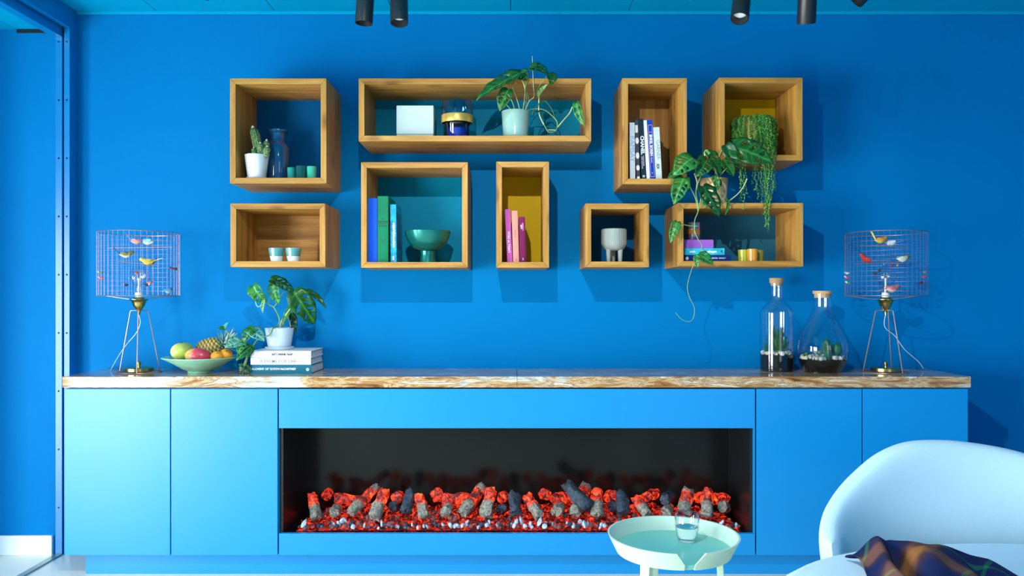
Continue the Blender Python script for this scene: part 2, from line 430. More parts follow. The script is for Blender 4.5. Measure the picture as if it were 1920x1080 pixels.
# log set with glowing embers
def ember_mat(name, glow, base, lo, hi, scale=42.0, thr=0.42, veins=True):
    """lamp-lit resin: crackled orange glow over a stretch of the piece's own length, ash or char elsewhere"""
    m, nt, b = new_mat(name)
    mp = coords(nt, 'Object', rand=True)
    n = noise_n(nt, mp, scale, 6, 0.72, 0.9)
    r = ramp(nt, [(thr, (0, 0, 0)), (thr + 0.06, (0.22, 0.004, 0.002)), (thr + 0.15, (0.85, 0.035, 0.006)), (thr + 0.22, (1.0, 0.17, 0.012)), (thr + 0.30, (1.0, 0.45, 0.05))])
    nt.links.new(n.outputs['Fac'], r.inputs[0])
    n2 = noise_n(nt, mp, scale * 2.1, 5, 0.7)
    rb = ramp(nt, [(0.34, tuple(x * 0.12 for x in base)), (0.5, tuple(x * 0.55 for x in base)), (0.68, base)])
    nt.links.new(n2.outputs['Fac'], rb.inputs[0])
    at = nt.nodes.new('ShaderNodeAttribute'); at.attribute_name = 'along'
    ad = nt.nodes.new('ShaderNodeMath'); ad.operation = 'MULTIPLY_ADD'; ad.inputs[1].default_value = 0.35
    sb_ = nt.nodes.new('ShaderNodeMath'); sb_.operation = 'SUBTRACT'; sb_.inputs[1].default_value = 0.5
    nt.links.new(n2.outputs['Fac'], sb_.inputs[0]); nt.links.new(sb_.outputs[0], ad.inputs[0]); nt.links.new(at.outputs['Fac'], ad.inputs[2])
    rl = ramp(nt, [(max(0, lo - 0.05), (0, 0, 0) if lo > 0 else (1, 1, 1)), (min(lo + 0.05, 0.98), (1, 1, 1)), (hi, (1, 1, 1)), (min(1, hi + 0.08), (0, 0, 0) if hi < 0.9 else (1, 1, 1))])
    nt.links.new(ad.outputs[0], rl.inputs[0])
    mx = nt.nodes.new('ShaderNodeMix'); mx.data_type = 'RGBA'; mx.blend_type = 'MULTIPLY'; mx.inputs[0].default_value = 1
    nt.links.new(r.outputs[0], mx.inputs[6]); nt.links.new(rl.outputs[0], mx.inputs[7])
    nt.links.new(mx.outputs[2], b.inputs['Emission Color'])
    mb_ = nt.nodes.new('ShaderNodeMix'); mb_.data_type = 'RGBA'; mb_.inputs[7].default_value = (0.05, 0.012, 0.010, 1)
    nt.links.new(rl.outputs[0], mb_.inputs[0]); nt.links.new(rb.outputs[0], mb_.inputs[6]); nt.links.new(mb_.outputs[2], b.inputs['Base Color'])
    b.inputs['Roughness'].default_value = 0.5
    b.inputs['Emission Strength'].default_value = glow
    add_bump(nt, b, n2.outputs['Fac'], 0.9, 0.006)
    return m
ASH, CHAR = (0.42, 0.40, 0.32), (0.05, 0.085, 0.13)  # char is dark; its blue tint is reflected window light put into the colour
LOGM = {'top': ember_mat('log_glowing_top', 1.45, ASH, 0.52, 0.95, thr=0.40), 'mid': ember_mat('log_glowing_middle', 1.2, ASH, 0.35, 0.78, thr=0.42),
        'all': ember_mat('log_glowing_all', 1.35, (0.16, 0.12, 0.11), 0.0, 1.0, thr=0.42), 'dark': ember_mat('log_charred', 0.0, CHAR, 1.1, 1.2, thr=0.5),
        'ash': ember_mat('log_ashen', 0.7, ASH, 0.72, 1.0)}
ls = thing('log_set', 'row of charred and glowing logs on an ember bed inside the fireplace', 'fire logs', (0, -0.19, zt + 0.0005))
OFF = Vector((0, -0.19, zt + 0.0005))
def log(a, b_, r, kind, seed, tap=0.85):
    rng = random.Random(seed)
    a = a - OFF; b_ = b_ - OFF
    d = (b_ - a); L = d.length; d.normalize()
    u = d.orthogonal().normalized(); w = d.cross(u)
    nu, nv = 12, 14
    vs_, al = [], []
    ph = rng.random() * 30
    for i in range(nu + 1):
        t = i / nu
        for k in range(nv):
            an = 2 * PI * k / nv
            rr = r * (1 + (tap - 1) * t)
            if i in (0, nu): rr *= 0.86
            q = Vector((math.cos(an) * 1.3 + ph, math.sin(an) * 1.3, t * L / r * 0.5))
            rr *= 1.12 + 0.42 * noise.noise(q * 0.9) + 0.2 * noise.noise(q * 2.3)
            tt = t * L
            if i in (0, nu): tt += 0.7 * r * noise.noise(q * 1.3)
            vs_.append(a + d * tt + (u * math.cos(an) + w * math.sin(an)) * rr); al.append(t)
    fs_ = []
    for i in range(nu):
        for k in range(nv):
            k2 = (k + 1) % nv
            fs_.append((i * nv + k, i * nv + k2, (i + 1) * nv + k2, (i + 1) * nv + k))
    ca, cb = len(vs_), len(vs_) + 1
    vs_ += [a + d * (-0.12 * r), b_ + d * (0.12 * r)]; al += [0.0, 1.0]
    for k in range(nv):
        k2 = (k + 1) % nv
        fs_.append((ca, k2, k)); fs_.append((cb, nu * nv + k, nu * nv + k2))
    me = MB().add(vs_, fs_).mesh('log', LOGM[kind], angle=55)
    at = me.attributes.new('along', 'FLOAT', 'POINT'); at.data.foreach_set('value', al)
    return link('log', me, ls)
LOGS = [  # bottom end px, top end px, depth of both, radius px, kind
    (593, 972, -.27, 585, 926, -.22, 9.5, 'top'), (612, 930, -.17, 617, 922, -.11, 8.5, 'all'), (628, 934, -.19, 679, 938, -.16, 9, 'all'),
    (627, 962, -.26, 634, 950, -.19, 9.5, 'ash'), (657, 962, -.27, 708, 911, -.16, 9, 'mid'), (701, 972, -.28, 721, 919, -.2, 11, 'top'),
    (743.5, 933, -.21, 748, 930, -.13, 10, 'all'), (737, 949, -.22, 745, 950, -.14, 9, 'dark'), (761, 960, -.27, 771, 919, -.19, 10, 'dark'),
    (797, 969, -.28, 785, 929, -.22, 10, 'top'), (818, 927, -.19, 822, 930, -.11, 11, 'all'), (831, 937, -.20, 878, 933, -.16, 10.5, 'all'),
    (835, 960, -.27, 842, 948, -.2, 10, 'ash'), (867, 963, -.28, 906, 911, -.17, 10.5, 'mid'), (911, 968, -.28, 921, 917, -.21, 11.5, 'top'),
    (942, 933, -.20, 946, 930, -.12, 10, 'all'), (940, 953, -.24, 948, 953, -.14, 9, 'dark'), (967, 962, -.28, 964, 926, -.2, 11, 'dark'),
    (1012, 969, -.28, 987, 929, -.22, 10, 'top'), (1020, 926, -.19, 1024, 929, -.12, 10, 'all'), (1036, 938, -.20, 1074, 932, -.16, 10.5, 'all'),
    (1044, 959, -.27, 1052, 948, -.2, 10, 'ash'), (1103, 952, -.28, 1063, 907, -.22, 13, 'dark'), (1078, 962, -.27, 1100, 909, -.14, 11, 'mid'),
    (1121, 968, -.28, 1119, 918, -.21, 11.5, 'top'), (1143, 931, -.19, 1150, 930, -.12, 11.5, 'all'), (1147, 950, -.22, 1155, 950, -.14, 9, 'dark'),
    (1170, 962, -.27, 1163, 925, -.19, 11.5, 'dark'), (1215, 965, -.28, 1191, 933, -.22, 10, 'top'), (1211, 932, -.2, 1231, 925, -.15, 9.5, 'all'),
    (1246, 937, -.23, 1259, 929, -.15, 10, 'dark'), (1249, 961, -.27, 1255, 950, -.2, 10, 'ash'), (1282, 957, -.26, 1291, 918, -.2, 11, 'mid'),
    (1325, 968, -.28, 1326, 919, -.22, 11, 'top'), (1337, 935, -.2, 1360, 936, -.16, 10.5, 'all'), (1355, 950, -.24, 1360, 952, -.15, 10, 'ash'), (1308, 934, -.18, 1314, 930, -.12, 9, 'all')]
for i, (ax, ay, ad, bx_, by, bd, r, k) in enumerate(LOGS):
    log(P(ax, ay, ad), P(bx_, by, bd), r * mm(ad), k, i)
# ember bed
rng = random.Random(5)
bx0, bx1 = P(556, 0, -.3).x, P(1388, 0, -.3).x
def bed(u, v):
    x = bx0 + (bx1 - bx0) * u; y = -0.315 + 0.27 * v
    e = min(1, 9 * min(u, 1 - u)) ; h = 0.056 * min(1, 0.12 + 1.9 * v) * e ** 0.5
    h *= 0.75 + 0.5 * noise.noise(Vector((x * 26, y * 26, 1))) + 0.25 * noise.noise(Vector((x * 70, y * 70, 4)))
    return Vector((x, y, zt + 0.001 + max(0.0, h))) - OFF
EM_GLOW = ember_mat('ember_glowing', 1.9, (0.1, 0.06, 0.05), 0, 1, 45, 0.48)
EM_CHAR = M('ember_char', (0.03, 0.05, 0.08), rough=0.4, var=0.5, vs_=60, bump=0.5, bs=200)  # char with the same blue window reflection mixed into its colour
EM_DIM = ember_mat('ember_dim', 0.5, (0.3, 0.3, 0.33), 0.5, 0.6, 60, 0.42)
EM_ASH = M('ember_ash', (0.45, 0.55, 0.66), rough=0.7, var=0.4, vs_=60)
bd_ = MB().grid(bed, 260, 22).build('ember_bed', EM_GLOW, ls)
at = bd_.data.attributes.new('along', 'FLOAT', 'POINT'); at.data.foreach_set('value', [0.5] * len(bd_.data.vertices))
def rock(seed, r):
    rg = random.Random(seed)
    mb = MB(); prof = [(0.0, -1), (0.62, -0.75), (1, -0.1), (0.72, 0.6), (0.0, 0.95)]
    mb.lathe([(a * r, z * r) for a, z in prof], 7)
    o = Vector((rg.random() * 20, rg.random() * 20, rg.random() * 20))
    mb.v = [tuple(Vector(p) * (1 + 0.55 * noise.noise(Vector(p) / r * 0.9 + o))) for p in mb.v]
    return mb
rocks = {}
for mi, (mt, nm) in enumerate(((EM_GLOW, 'g'), (EM_DIM, 'd'), (EM_ASH, 'a'), (EM_CHAR, 'c'))):
    for k in range(4):
        me = rock(k + 10 * mi, 0.0135 if nm not in 'ac' else 0.012).mesh('ember', mt, angle=30)
        at = me.attributes.new('along', 'FLOAT', 'POINT'); at.data.foreach_set('value', [0.5] * len(me.vertices))
        rocks[nm, k] = me
for i in range(290):
    u = rng.random()
    front = i < 150
    if front: u = (i + rng.random()) / 150; v = rng.uniform(-0.01, 0.10); nm = rng.choice('aaccad') if i % 5 else 'g'
    else: v = rng.uniform(0.1, 0.6); nm = rng.choice('gcdgac' if v < .25 else 'ggdc')
    p = bed(u, max(0, v))
    o = link('ember', rocks[nm, rng.randrange(4)], ls, (p.x, p.y, max(p.z, 0.014) + 0.007))
    o.rotation_euler = (rng.random() * 6, rng.random() * 6, rng.random() * 6)
    s = rng.uniform(0.55, 1.1); o.scale = (s * (.7 if nm == 'a' else 1), s, s * (1.5 if nm == 'a' and rng.random() < .6 else 1))
    if front: o.location.z = max(p.z, 0.0) * .5 + 0.0175 * o.scale[2] + 0.002
    if nm == 'a': o.rotation_euler = (rng.uniform(-.4, .4), rng.uniform(-.5, .5), rng.random() * 6)
# ------------------------------------------------------------------ oak box shelves
YB = -0.30
BT = 0.0245
def shelf(x0p, y0p, x1p, y1p, label, back):
    a = P(x0p, y1p, YB); b_ = P(x1p, y0p, YB)
    x0, z0, x1, z1 = a.x, a.z, b_.x, b_.z
    cx = (x0 + x1) / 2
    t = thing('box_shelf', label, 'shelf', (cx, -0.15, z0), group='oak box shelves on the blue wall')
    w, h, d0, d1 = (x1 - x0) / 2, z1 - z0, YB + 0.15, 0.149
    g = 0.0004
    def board(outer, inner, mat):
        o0, o1 = outer; i0, i1 = inner
        vs_ = [(o0[0], d0, o0[1]), (o1[0], d0, o1[1]), (i1[0], d0, i1[1]), (i0[0], d0, i0[1]),
               (o0[0], d1, o0[1]), (o1[0], d1, o1[1]), (i1[0], d1, i1[1]), (i0[0], d1, i0[1])]
        MB().add(vs_, [(0, 1, 2, 3), (4, 7, 6, 5), (0, 4, 5, 1), (1, 5, 6, 2), (2, 6, 7, 3), (3, 7, 4, 0)]).build('board', mat, t, bevel=0.0012)
    T = BT
    board(((-w + g, 0), (w - g, 0)), ((-w + T + g, T), (w - T - g, T)), OAK['x'])
    board(((-w + g, h), (w - g, h)), ((-w + T + g, h - T), (w - T - g, h - T)), OAK['x'])
    board(((-w, g), (-w, h - g)), ((-w + T, T + g), (-w + T, h - T - g)), OAK['z'])
    board(((w, g), (w, h - g)), ((w - T, T + g), (w - T, h - T - g)), OAK['z'])
    if back: boxobj('back_panel', (-w + T, w - T, 0.137, 0.147, T, h - T), back, t)
    return z0 + T, x0 + T, x1 - T
NAVY = M('back_navy', (0.0, 0.10, 0.30), spec=0.06, rough=0.5, var=0.05)
TEALB = M('back_teal', (0.0, 0.22, 0.38), spec=0.06, rough=0.5, var=0.05)
SLATE = M('back_slate', (0.02, 0.14, 0.24), spec=0.08, rough=0.45, var=0.05)
YEL = M('back_yellow', (0.62, 0.40, 0.004), spec=0.08, rough=0.5, var=0.05)
S1 = shelf(431, 147, 612, 344, 'square oak box shelf holding the cactus and blue jar, top left', NAVY)
S2 = shelf(672.5, 147, 1108.5, 265, 'longest oak box shelf with the mint plant pot, top centre', TEALB)
S3 = shelf(432, 381.5, 610, 500.5, 'oak box shelf with wooden back and two small cups, lower left', OAK['x'])
S4 = shelf(677, 304, 877, 502, 'square oak box shelf holding three blue and green books and the green bowl', TEALB)
S5 = shelf(930.5, 303, 1029.5, 502, 'narrow upright oak box shelf with yellow back and pink books', YEL)
S6 = shelf(1167, 146.5, 1288, 345.5, 'upright oak box shelf with wooden back and a row of white and blue books', OAK['z'])
S7 = shelf(1348.5, 145.5, 1505, 301, 'oak box shelf with ochre back holding the trailing plant, top right', YEL)
S8 = shelf(1098, 381.5, 1217, 501, 'smallest oak box shelf holding the legged ribbed planter', NAVY)
S9 = shelf(1271, 380.5, 1506, 500, 'wide oak box shelf with lying books and yellow tealights, lower right', SLATE)

# ------------------------------------------------------------------ lettering and books
def text_mesh(body, size, mat, bold=0.0, spacing=1.0):
    cu = bpy.data.curves.new('lettering', 'FONT')
    cu.body = body; cu.size = size; cu.align_x = 'CENTER'; cu.align_y = 'CENTER'; cu.extrude = 0.0002; cu.offset = bold
    cu.space_character = spacing; cu.resolution_u = 2
    ob = bpy.data.objects.new('lettering_tmp', cu); COL.objects.link(ob)
    bpy.context.view_layer.update()
    me = bpy.data.meshes.new_from_object(ob.evaluated_get(bpy.context.evaluated_depsgraph_get()))
    bpy.data.objects.remove(ob); bpy.data.curves.remove(cu)
    me.materials.clear(); me.materials.append(mat)
    return me
PAGES = M('book_pages', (0.72, 0.70, 0.64), rough=0.8, var=0.12, vs_=400)
def book(label, tw, h, d, cover, loc, lean=0.0, flat=False, rotz=0.0, rnd=0.0, texts=(), cover2=None, extras=(), cat='book', group=None):
    """standing: spine faces -y, thickness along x (0..tw), height z; flat: lies on its side, spine faces -y, length along x"""
    t = thing('book', label, cat, loc, rotz, group)
    ct = 0.0022
    mb = MB()
    # cover wraps spine: U-shape in plan, spine rounded by rnd
    n = 6
    outer = [(0, d)] + [(0, rnd)] + [(tw / 2 - tw / 2 * math.cos(PI * k / n), rnd - rnd * math.sin(PI * k / n)) for k in range(1, n)] + [(tw, rnd), (tw, d)]
    if rnd < 1e-5: outer = [(0, d), (0, 0), (tw, 0), (tw, d)]
    inner = []
    for (x, y) in outer:
        inner.append((min(max(x, ct), tw - ct), max(y, ct) if rnd < 1e-5 else y + ct * (1 if 0 < x < tw else 0)))
    k = len(outer)
    vs_ = [(x, y, 0) for x, y in outer] + [(x, y, 0) for x, y in inner] + [(x, y, h) for x, y in outer] + [(x, y, h) for x, y in inner]
    fs_ = []
    for i in range(k - 1):
        fs_ += [(i, i + 1, 2 * k + i + 1, 2 * k + i), (k + i, 3 * k + i, 3 * k + i + 1, k + i + 1), (i, k + i, k + i + 1, i + 1), (2 * k + i, 2 * k + i + 1, 3 * k + i + 1, 3 * k + i)]
    fs_ += [(0, 2 * k, 3 * k, k), (k - 1, 2 * k - 1, 4 * k - 1, 3 * k - 1)]
    mb.add(vs_, fs_)
    R = Matrix.Rotation(-lean, 4, 'Y')
    if flat: R = Matrix(((0, 0, 1, 0), (0, 1, 0, 0), (-1, 0, 0, tw), (0, 0, 0, 1)))      # thickness -> z (top = x 0), height -> x
    def put(o, local=Matrix.Identity(4)): o.matrix_local = R @ local
    c = mb.build('cover', cover, t, angle=25); put(c)
    pg = MB().box(ct, tw - ct, ct + rnd * 0.6, d - 0.004, 0.003, h - 0.003).build('pages', PAGES, t); put(pg)
    for (body, size, mat, cx, cz, rot, bold) in texts:
        me = text_mesh(body, size, mat, bold)
        o = link('lettering', me, c)
        # text plane faces -y
        o.matrix_local = Matrix.Translation((tw / 2 + cx, -0.0004, cz)) @ Matrix.Rotation(rot, 4, 'Y') @ Matrix.Rotation(PI / 2, 4, 'X')
    for (nm, b, mat) in extras:
        e = MB().box(*b).build(nm, mat, c)
    return t
def BM(name, c, **kw): return M('book_' + name, c, spec=kw.pop('spec', 0.12), rough=kw.pop('rough', 0.45), var=kw.pop('var', 0.04), **kw)
INKW = M('ink_white', (0.85, 0.87, 0.88), rough=0.5); INKK = M('ink_black', (0.02, 0.02, 0.025), rough=0.5)
INKG = M('ink_gold', (0.75, 0.55, 0.25), rough=0.4); INKL = M('ink_lilac', (0.35, 0.4, 0.65), rough=0.5); INKGR = M('ink_grey', (0.22, 0.26, 0.28), rough=0.5)
INKR = M('ink_red', (0.7, 0.12, 0.1), rough=0.5)
def stand(label, xp_top, xp_bot, wp, ytop, shelf_z, y, d, cover, **kw):
    """book standing on a shelf; px of left edge at top and bottom, width px, top px"""
    s = mm(y)
    zt_ = CAMZ - (ytop - CY) * s
    h = zt_ - shelf_z
    xb = (xp_bot - CX) * s; xt = (xp_top - CX) * s
    lean = math.atan2(xt - xb, h)
    return book(label, wp * s, h / math.cos(lean), d, cover, (xb, y, shelf_z + 0.0005 + max(0, math.sin(lean)) * wp * s), lean=-lean, **kw)
HP = PI / 2
yb_ = -0.262
# shelf 6: white, photo, CHANEL, white, blue with gold frame, grey
z6 = S6[0]
stand('white book with faint lilac spine lettering, leftmost in the upright shelf row', 1180.2, 1181.5, 9.6, 230, z6, yb_, 0.17, BM('white_a', (0.74, 0.78, 0.82)), texts=[('RAMSAY', 0.030, INKL, 0, 0.135, HP, 0.0)])
stand('black and white photo-covered book between the leftmost white book and the black book', 1190, 1193.6, 6.6, 225, z6, yb_, 0.17, BM('photo', (0.045, 0.06, 0.075)), extras=[])
stand('black book with large white capitals running down the spine', 1197, 1203.0, 8.6, 223, z6, yb_ - 0.003, 0.18, BM('black', (0.012, 0.028, 0.042), rough=0.35),
      texts=[('CHANEL', 0.021, INKW, 0.001, 0.150, HP, 0.0006), ('COLLECTIONS', 0.0068, INKW, 0.003, 0.082, HP, 0), ('AND CREATIONS', 0.0068, INKW, -0.004, 0.074, HP, 0), ('o', 0.02, INKW, 0.0, 0.016, 0, 0.0005)])
stand('plain white book standing between the black and the blue gold-framed book', 1206.4, 1212.5, 6.2, 226, z6, yb_, 0.17, BM('white_b', (0.80, 0.83, 0.86)))
stand('royal blue book with gold frame and white spine lettering', 1213.6, 1219.3, 9.4, 225.6, z6, yb_, 0.17, BM('royal', (0.008, 0.045, 0.40)),
      texts=[('ENKEL BOREN', 0.0145, INKW, 0, 0.150, HP, 0.0005), ('Klassiker', 0.007, INKW, 0, 0.085, HP, 0), ('*', 0.012, INKW, 0, 0.026, 0, 0.0004)])
fr = [o for o in COL.objects if o.name.startswith('cover')][-1]
bw, bh = 9.4 * mm(yb_), 0.245
for nm, b in (('gold_frame', (0.002, 0.003, -0.0006, 0.0, 0.012, bh - 0.006)), ('gold_frame', (bw - 0.003, bw - 0.002, -0.0006, 0.0, 0.012, bh - 0.006)), ('gold_frame', (0.002, bw - 0.002, -0.0006, 0.0, 0.012, 0.0135)), ('gold_frame', (0.002, bw - 0.002, -0.0006, 0.0, bh - 0.0075, bh - 0.006)), ('gold_frame', (0.002, bw - 0.002, -0.0006, 0.0, bh - 0.0385, bh - 0.037))):
    MB().box(*b).build(nm, INKG, fr)
stand('pale grey linen book with worn black marks, rightmost in the upright shelf row', 1224.6, 1229.8, 11.6, 239, z6, yb_, 0.16, BM('linen', (0.55, 0.64, 0.63), rough=0.8, var=0.12), texts=[('GARNER', 0.022, INKGR, 0.003, 0.130, HP, 0.0), ('XX', 0.016, INKK, -0.002, 0.058, HP, 0.0006)])
# pale portrait patches on the photo book
for o in COL.objects:
    if o.get('label', '').startswith('black and white photo'):
        cv = [c for c in o.children if c.name.startswith('cover')][0]
        PH = M('photo_pale', (0.72, 0.66, 0.56), rough=0.5, var=0.2, vs_=80)
        MB().box(0.0003, 0.0125, -0.0006, 0, 0.205, 0.238).build('photo_print', PH, cv)
        for zc_, rr in ((0.17, 0.013), (0.105, 0.013), (0.052, 0.011)):
            MB().lathe([(0.0, -0.0003), (0.0078, -0.0003), (0.0078, 0.0003), (0.0, 0.0003)], 16, sy=rr / 0.0078 * 1.1).build('photo_print', PH, cv, loc=(0.0075, -0.0003, zc_), rot=(HP, 0, 0))
        MB().box(0.003, 0.0135, -0.0006, 0, 0.004, 0.014).build('photo_print', INKW, cv)
# shelf 4: blue, green, teal patterned
z4 = S4[0]
stand('plain cobalt blue book against the left side of the green bowl shelf', 690.4, 690.4, 17.0, 372, z4, -0.27, 0.2, BM('cobalt', (0.008, 0.10, 0.72)))
stand('tall emerald green book with dark embossed spine between two blue books', 708, 708, 20.0, 368, z4, -0.272, 0.22, BM('emerald', (0.006, 0.20, 0.085), var=0.12), rnd=0.002,
      texts=[('THE', 0.007, INKK, 0, 0.187, 0, 0), ('GARDENER', 0.0085, INKK, 0, 0.176, 0, 0.0002), ('BOOK OF', 0.007, INKK, 0, 0.167, 0, 0), ('& LEAVES', 0.0085, INKK, 0, 0.158, 0, 0.0002), ('Y', 0.05, M('ink_deepgreen', (0.004, 0.12, 0.05)), 0, 0.085, 0, 0), ('V', 0.04, M('ink_deepgreen', (0.004, 0.12, 0.05)), 0, 0.215, 0, 0), ('—', 0.012, INKK, 0, 0.012, 0, 0.0004)])
t3 = stand('turquoise watery blue book beside the green footed bowl', 731.5, 732.5, 11.0, 383.5, z4, -0.26, 0.17, BM('water', (0.02, 0.33, 0.62), var=0.55, vs_=45.0), texts=[('MEDITERRANEAN', 0.0135, INKW, 0.001, 0.118, HP, 0.0005), ('mm', 0.011, INKW, 0, 0.018, HP, 0.0006)])
cv = [c for c in t3.children if c.name.startswith('cover')][0]
tw3 = 11.0 * mm(-0.26)
for (y0, y1) in ((0.03, 0.055), (0.085, 0.11)):
    MB().box(tw3 - 0.0002, tw3 + 0.0006, y0, y1, 0.06, 0.22).build('arch_print', INKK, cv, bevel=0.0)
# shelf 5: pink, peach, maroon
z5 = S5[0]
stand('bright pink book with white script, leftmost in the narrow yellow shelf', 946.6, 951.0, 10.0, 393, z5, -0.262, 0.16, BM('pink', (0.72, 0.12, 0.48)), rnd=0.003, texts=[('Wild at Heart', 0.0165, INKW, 0.0, 0.088, HP, 0.0003), ('o', 0.012, M('ink_blue', (0.1, 0.15, 0.5)), 0, 0.014, 0, 0.0006)])
stand('peach coloured book in the middle of the narrow yellow shelf', 959.2, 962.2, 11.4, 395.5, z5, -0.262, 0.16, BM('peach', (0.80, 0.33, 0.26)), rnd=0.003, texts=[('Salt Fat', 0.012, INKR, 0.0, 0.125, HP, 0.0), ('o', 0.012, INKR, 0, 0.012, 0, 0.0006)])
stand('short maroon book, rightmost in the narrow yellow shelf', 972.6, 975.2, 11.4, 407, z5, -0.258, 0.16, BM('maroon', (0.20, 0.012, 0.085)), rnd=0.002, texts=[('MEXICO', 0.009, M('ink_pink', (0.75, 0.25, 0.5)), 0.003, 0.155, HP, 0.0003), ('CITY', 0.009, INKW, -0.004, 0.155, HP, 0.0003), ('i', 0.014, INKW, 0, 0.014, 0, 0.0006)])
# shelf 9: lying stack
z9 = S9[0]; y9 = -0.255; s9 = mm(y9)
def lie(label, x0p, x1p, thp, z, y, d, cover, **kw):
    s = mm(y)
    return book(label, thp * s, (x1p - x0p) * s, d, cover, ((x0p - CX) * s, y, z), flat=True, **kw)
RT = -HP
lie('navy blue book at the bottom of the lying stack under the cyan book', 1283, 1371, 11.8, z9 + 0.0005, y9, 0.17, BM('navy', (0.006, 0.03, 0.20)), texts=[('JAPAN  THE COOKBOOK  NANCY', 0.0085, INKW, 0, 0.115, RT, 0.0003), ('@', 0.014, INKW, 0, 0.012, RT, 0.0004)])
zz = z9 + 0.0005 + 11.8 * s9 + 0.0006
lie('cyan patterned book lying in the middle of the stack, under the purple book', 1283, 1358.5, 12.4, zz, y9, 0.165, BM('cyan', (0.03, 0.52, 0.66), var=0.3, vs_=50), texts=[('endz', 0.0125, INKW, 0, 0.035, RT, 0.0007), ('Copenhagen', 0.0135, INKW, 0, 0.108, RT, 0.0007), ('<', 0.02, M('ink_navy', (0.01, 0.06, 0.2)), 0, 0.163, RT, 0.0008)])
zz += 12.4 * s9 + 0.0006
lie('purple book lying on top of the stack under the small glass', 1282, 1337.5, 16.0, zz, y9 + 0.01, 0.15, BM('purple', (0.36, 0.13, 0.56)), extras=[('band', (8.5 * s9, 8.9 * s9, -0.0006, 0.0, 0.001, 0.13), M('book_violet', (0.22, 0.05, 0.36)))])
Z9TOP = zz + 16.0 * s9
# counter books
YK = -0.24; sk = mm(YK)
x0k = (469.5 - CX) * sk
zk = ZW + 0.0005
lie('dark teal book with white lettering at the bottom of the worktop stack', 469, 584.5, 16.2, zk, YK, 0.225, BM('teal', (0.012, 0.15, 0.23)), texts=[('THE ALCHEMY OF THINGS', 0.0125, INKW, 0, 0.055, RT, 0.0004), ('KAREN McCARTNEY', 0.0120, INKW, 0, 0.146, RT, 0.0006), ('o', 0.024, INKW, 0, 0.252, RT, 0.0012)])
zk += 16.2 * sk + 0.0006
lie('white book with thin grey capitals in the middle of the worktop stack', 469.8, 582.6, 12.2, zk, YK, 0.225, BM('white_c', (0.80, 0.85, 0.86)), texts=[('A FRAME FOR LIFE', 0.0195, INKGR, 0, 0.120, RT, 0.0002), ('ILSE CRAWFORD', 0.007, INKGR, 0, 0.205, RT, 0)])
zk += 12.2 * sk + 0.0006
lie('white book with bold black capitals on top of the worktop stack under the potted plant', 469.2, 583, 13.0, zk, YK, 0.228, BM('white_d', (0.84, 0.87, 0.88)), rnd=0.006, texts=[('EAT DRINK NAP', 0.0125, INKK, 0, 0.140, RT, 0.0006), ('I', 0.022, INKGR, 0, 0.248, RT, -0.0002)])
ZK = zk + 13.0 * sk

# ------------------------------------------------------------------ vessels on the shelves
def hollow(ro, zs, t):
    """closed wall profile from outer profile list [(r,z)...] bottom->top with wall thickness t"""
    out = list(ro)
    inn = [(max(r - t, 0.0), max(z, zs[0] + t)) for r, z in reversed(ro)]
    return [(0.0, ro[0][1])] + out + inn + [(0.0, zs[0] + t)]
def cup(name, label, cat, px, y, z, rt, rb, h, mat, t=0.003, seg=28, bands=None, group=None, extra=None):
    x = (px - CX) * mm(y)
    o = thing(name, label, cat, (x, y, z), group=group)
    prof = [(0.0, 0), (rb * 0.9, 0), (rb, 0.002), (rt, h - 0.001), (rt - t * 0.5, h), (rt - t, h - 0.001), (rb - t, t + 0.002), (0.0, t)]
    MB().lathe(prof, seg).build('wall', mat, o)
    if bands:
        for (z0, z1, m2) in bands:
            r0 = rb + (rt - rb) * z0 / h + 0.0006; r1 = rb + (rt - rb) * z1 / h + 0.0006
            MB().lathe([(r0 - 0.001, z0), (r0, z0), (r1, z1), (r1 - 0.001, z1)], seg).build('glaze_band', m2, o)
    return o
CUPT = M('cup_teal_glaze', (0.09, 0.32, 0.33), rough=0.2, coat=0.5, var=0.12, vs_=40); CUPW = M('cup_white', (0.78, 0.80, 0.78), rough=0.35)
z3 = S3[0]; s_ = mm(-0.23)
for px, lab in ((518.3, 'small white cup with teal glazed upper half, the left one of the pair'), (550.0, 'small white cup with teal glazed upper half, the right one of the pair')):
    h = (CAMZ - (465.5 - CY) * s_) - z3
    o = cup('cup', lab, 'cup', px, -0.23, z3 + 0.0003, 14.6 * s_, 10.4 * s_, h, CUPW, group='two glazed cups', bands=[(h * 0.40, h * 0.985, CUPT)])
# three green tealight glasses, shelf 1
z1_ = S1[0]; s_ = mm(-0.24)
h1 = (CAMZ - (312.5 - CY) * s_) - z1_
GG1 = M('green_glass_mid', (0.02, 0.30, 0.22), rough=0.12, coat=0.5); GG2 = M('green_glass_dark', (0.006, 0.085, 0.085), rough=0.1, coat=0.6); GG3 = M('green_glass_light', (0.04, 0.42, 0.27), rough=0.12, coat=0.5)
cup('tealight_holder', 'mid green tealight glass nearest the blue jar', 'tealight', 546.5, -0.22, z1_ + 0.0003, 7.8 * s_, 7.2 * s_, h1 * 0.97, GG1, group='green tealight glasses')
cup('tealight_holder', 'darkest green tealight glass, the middle of three', 'tealight', 564.6, -0.235, z1_ + 0.0003, 9.6 * s_, 9.2 * s_, h1 * 1.05, GG2, group='green tealight glasses')
cup('tealight_holder', 'light green tealight glass, rightmost of three by the cactus shelf', 'tealight', 584.6, -0.24, z1_ + 0.0003, 9.2 * s_, 8.4 * s_, h1, GG3, group='green tealight glasses')
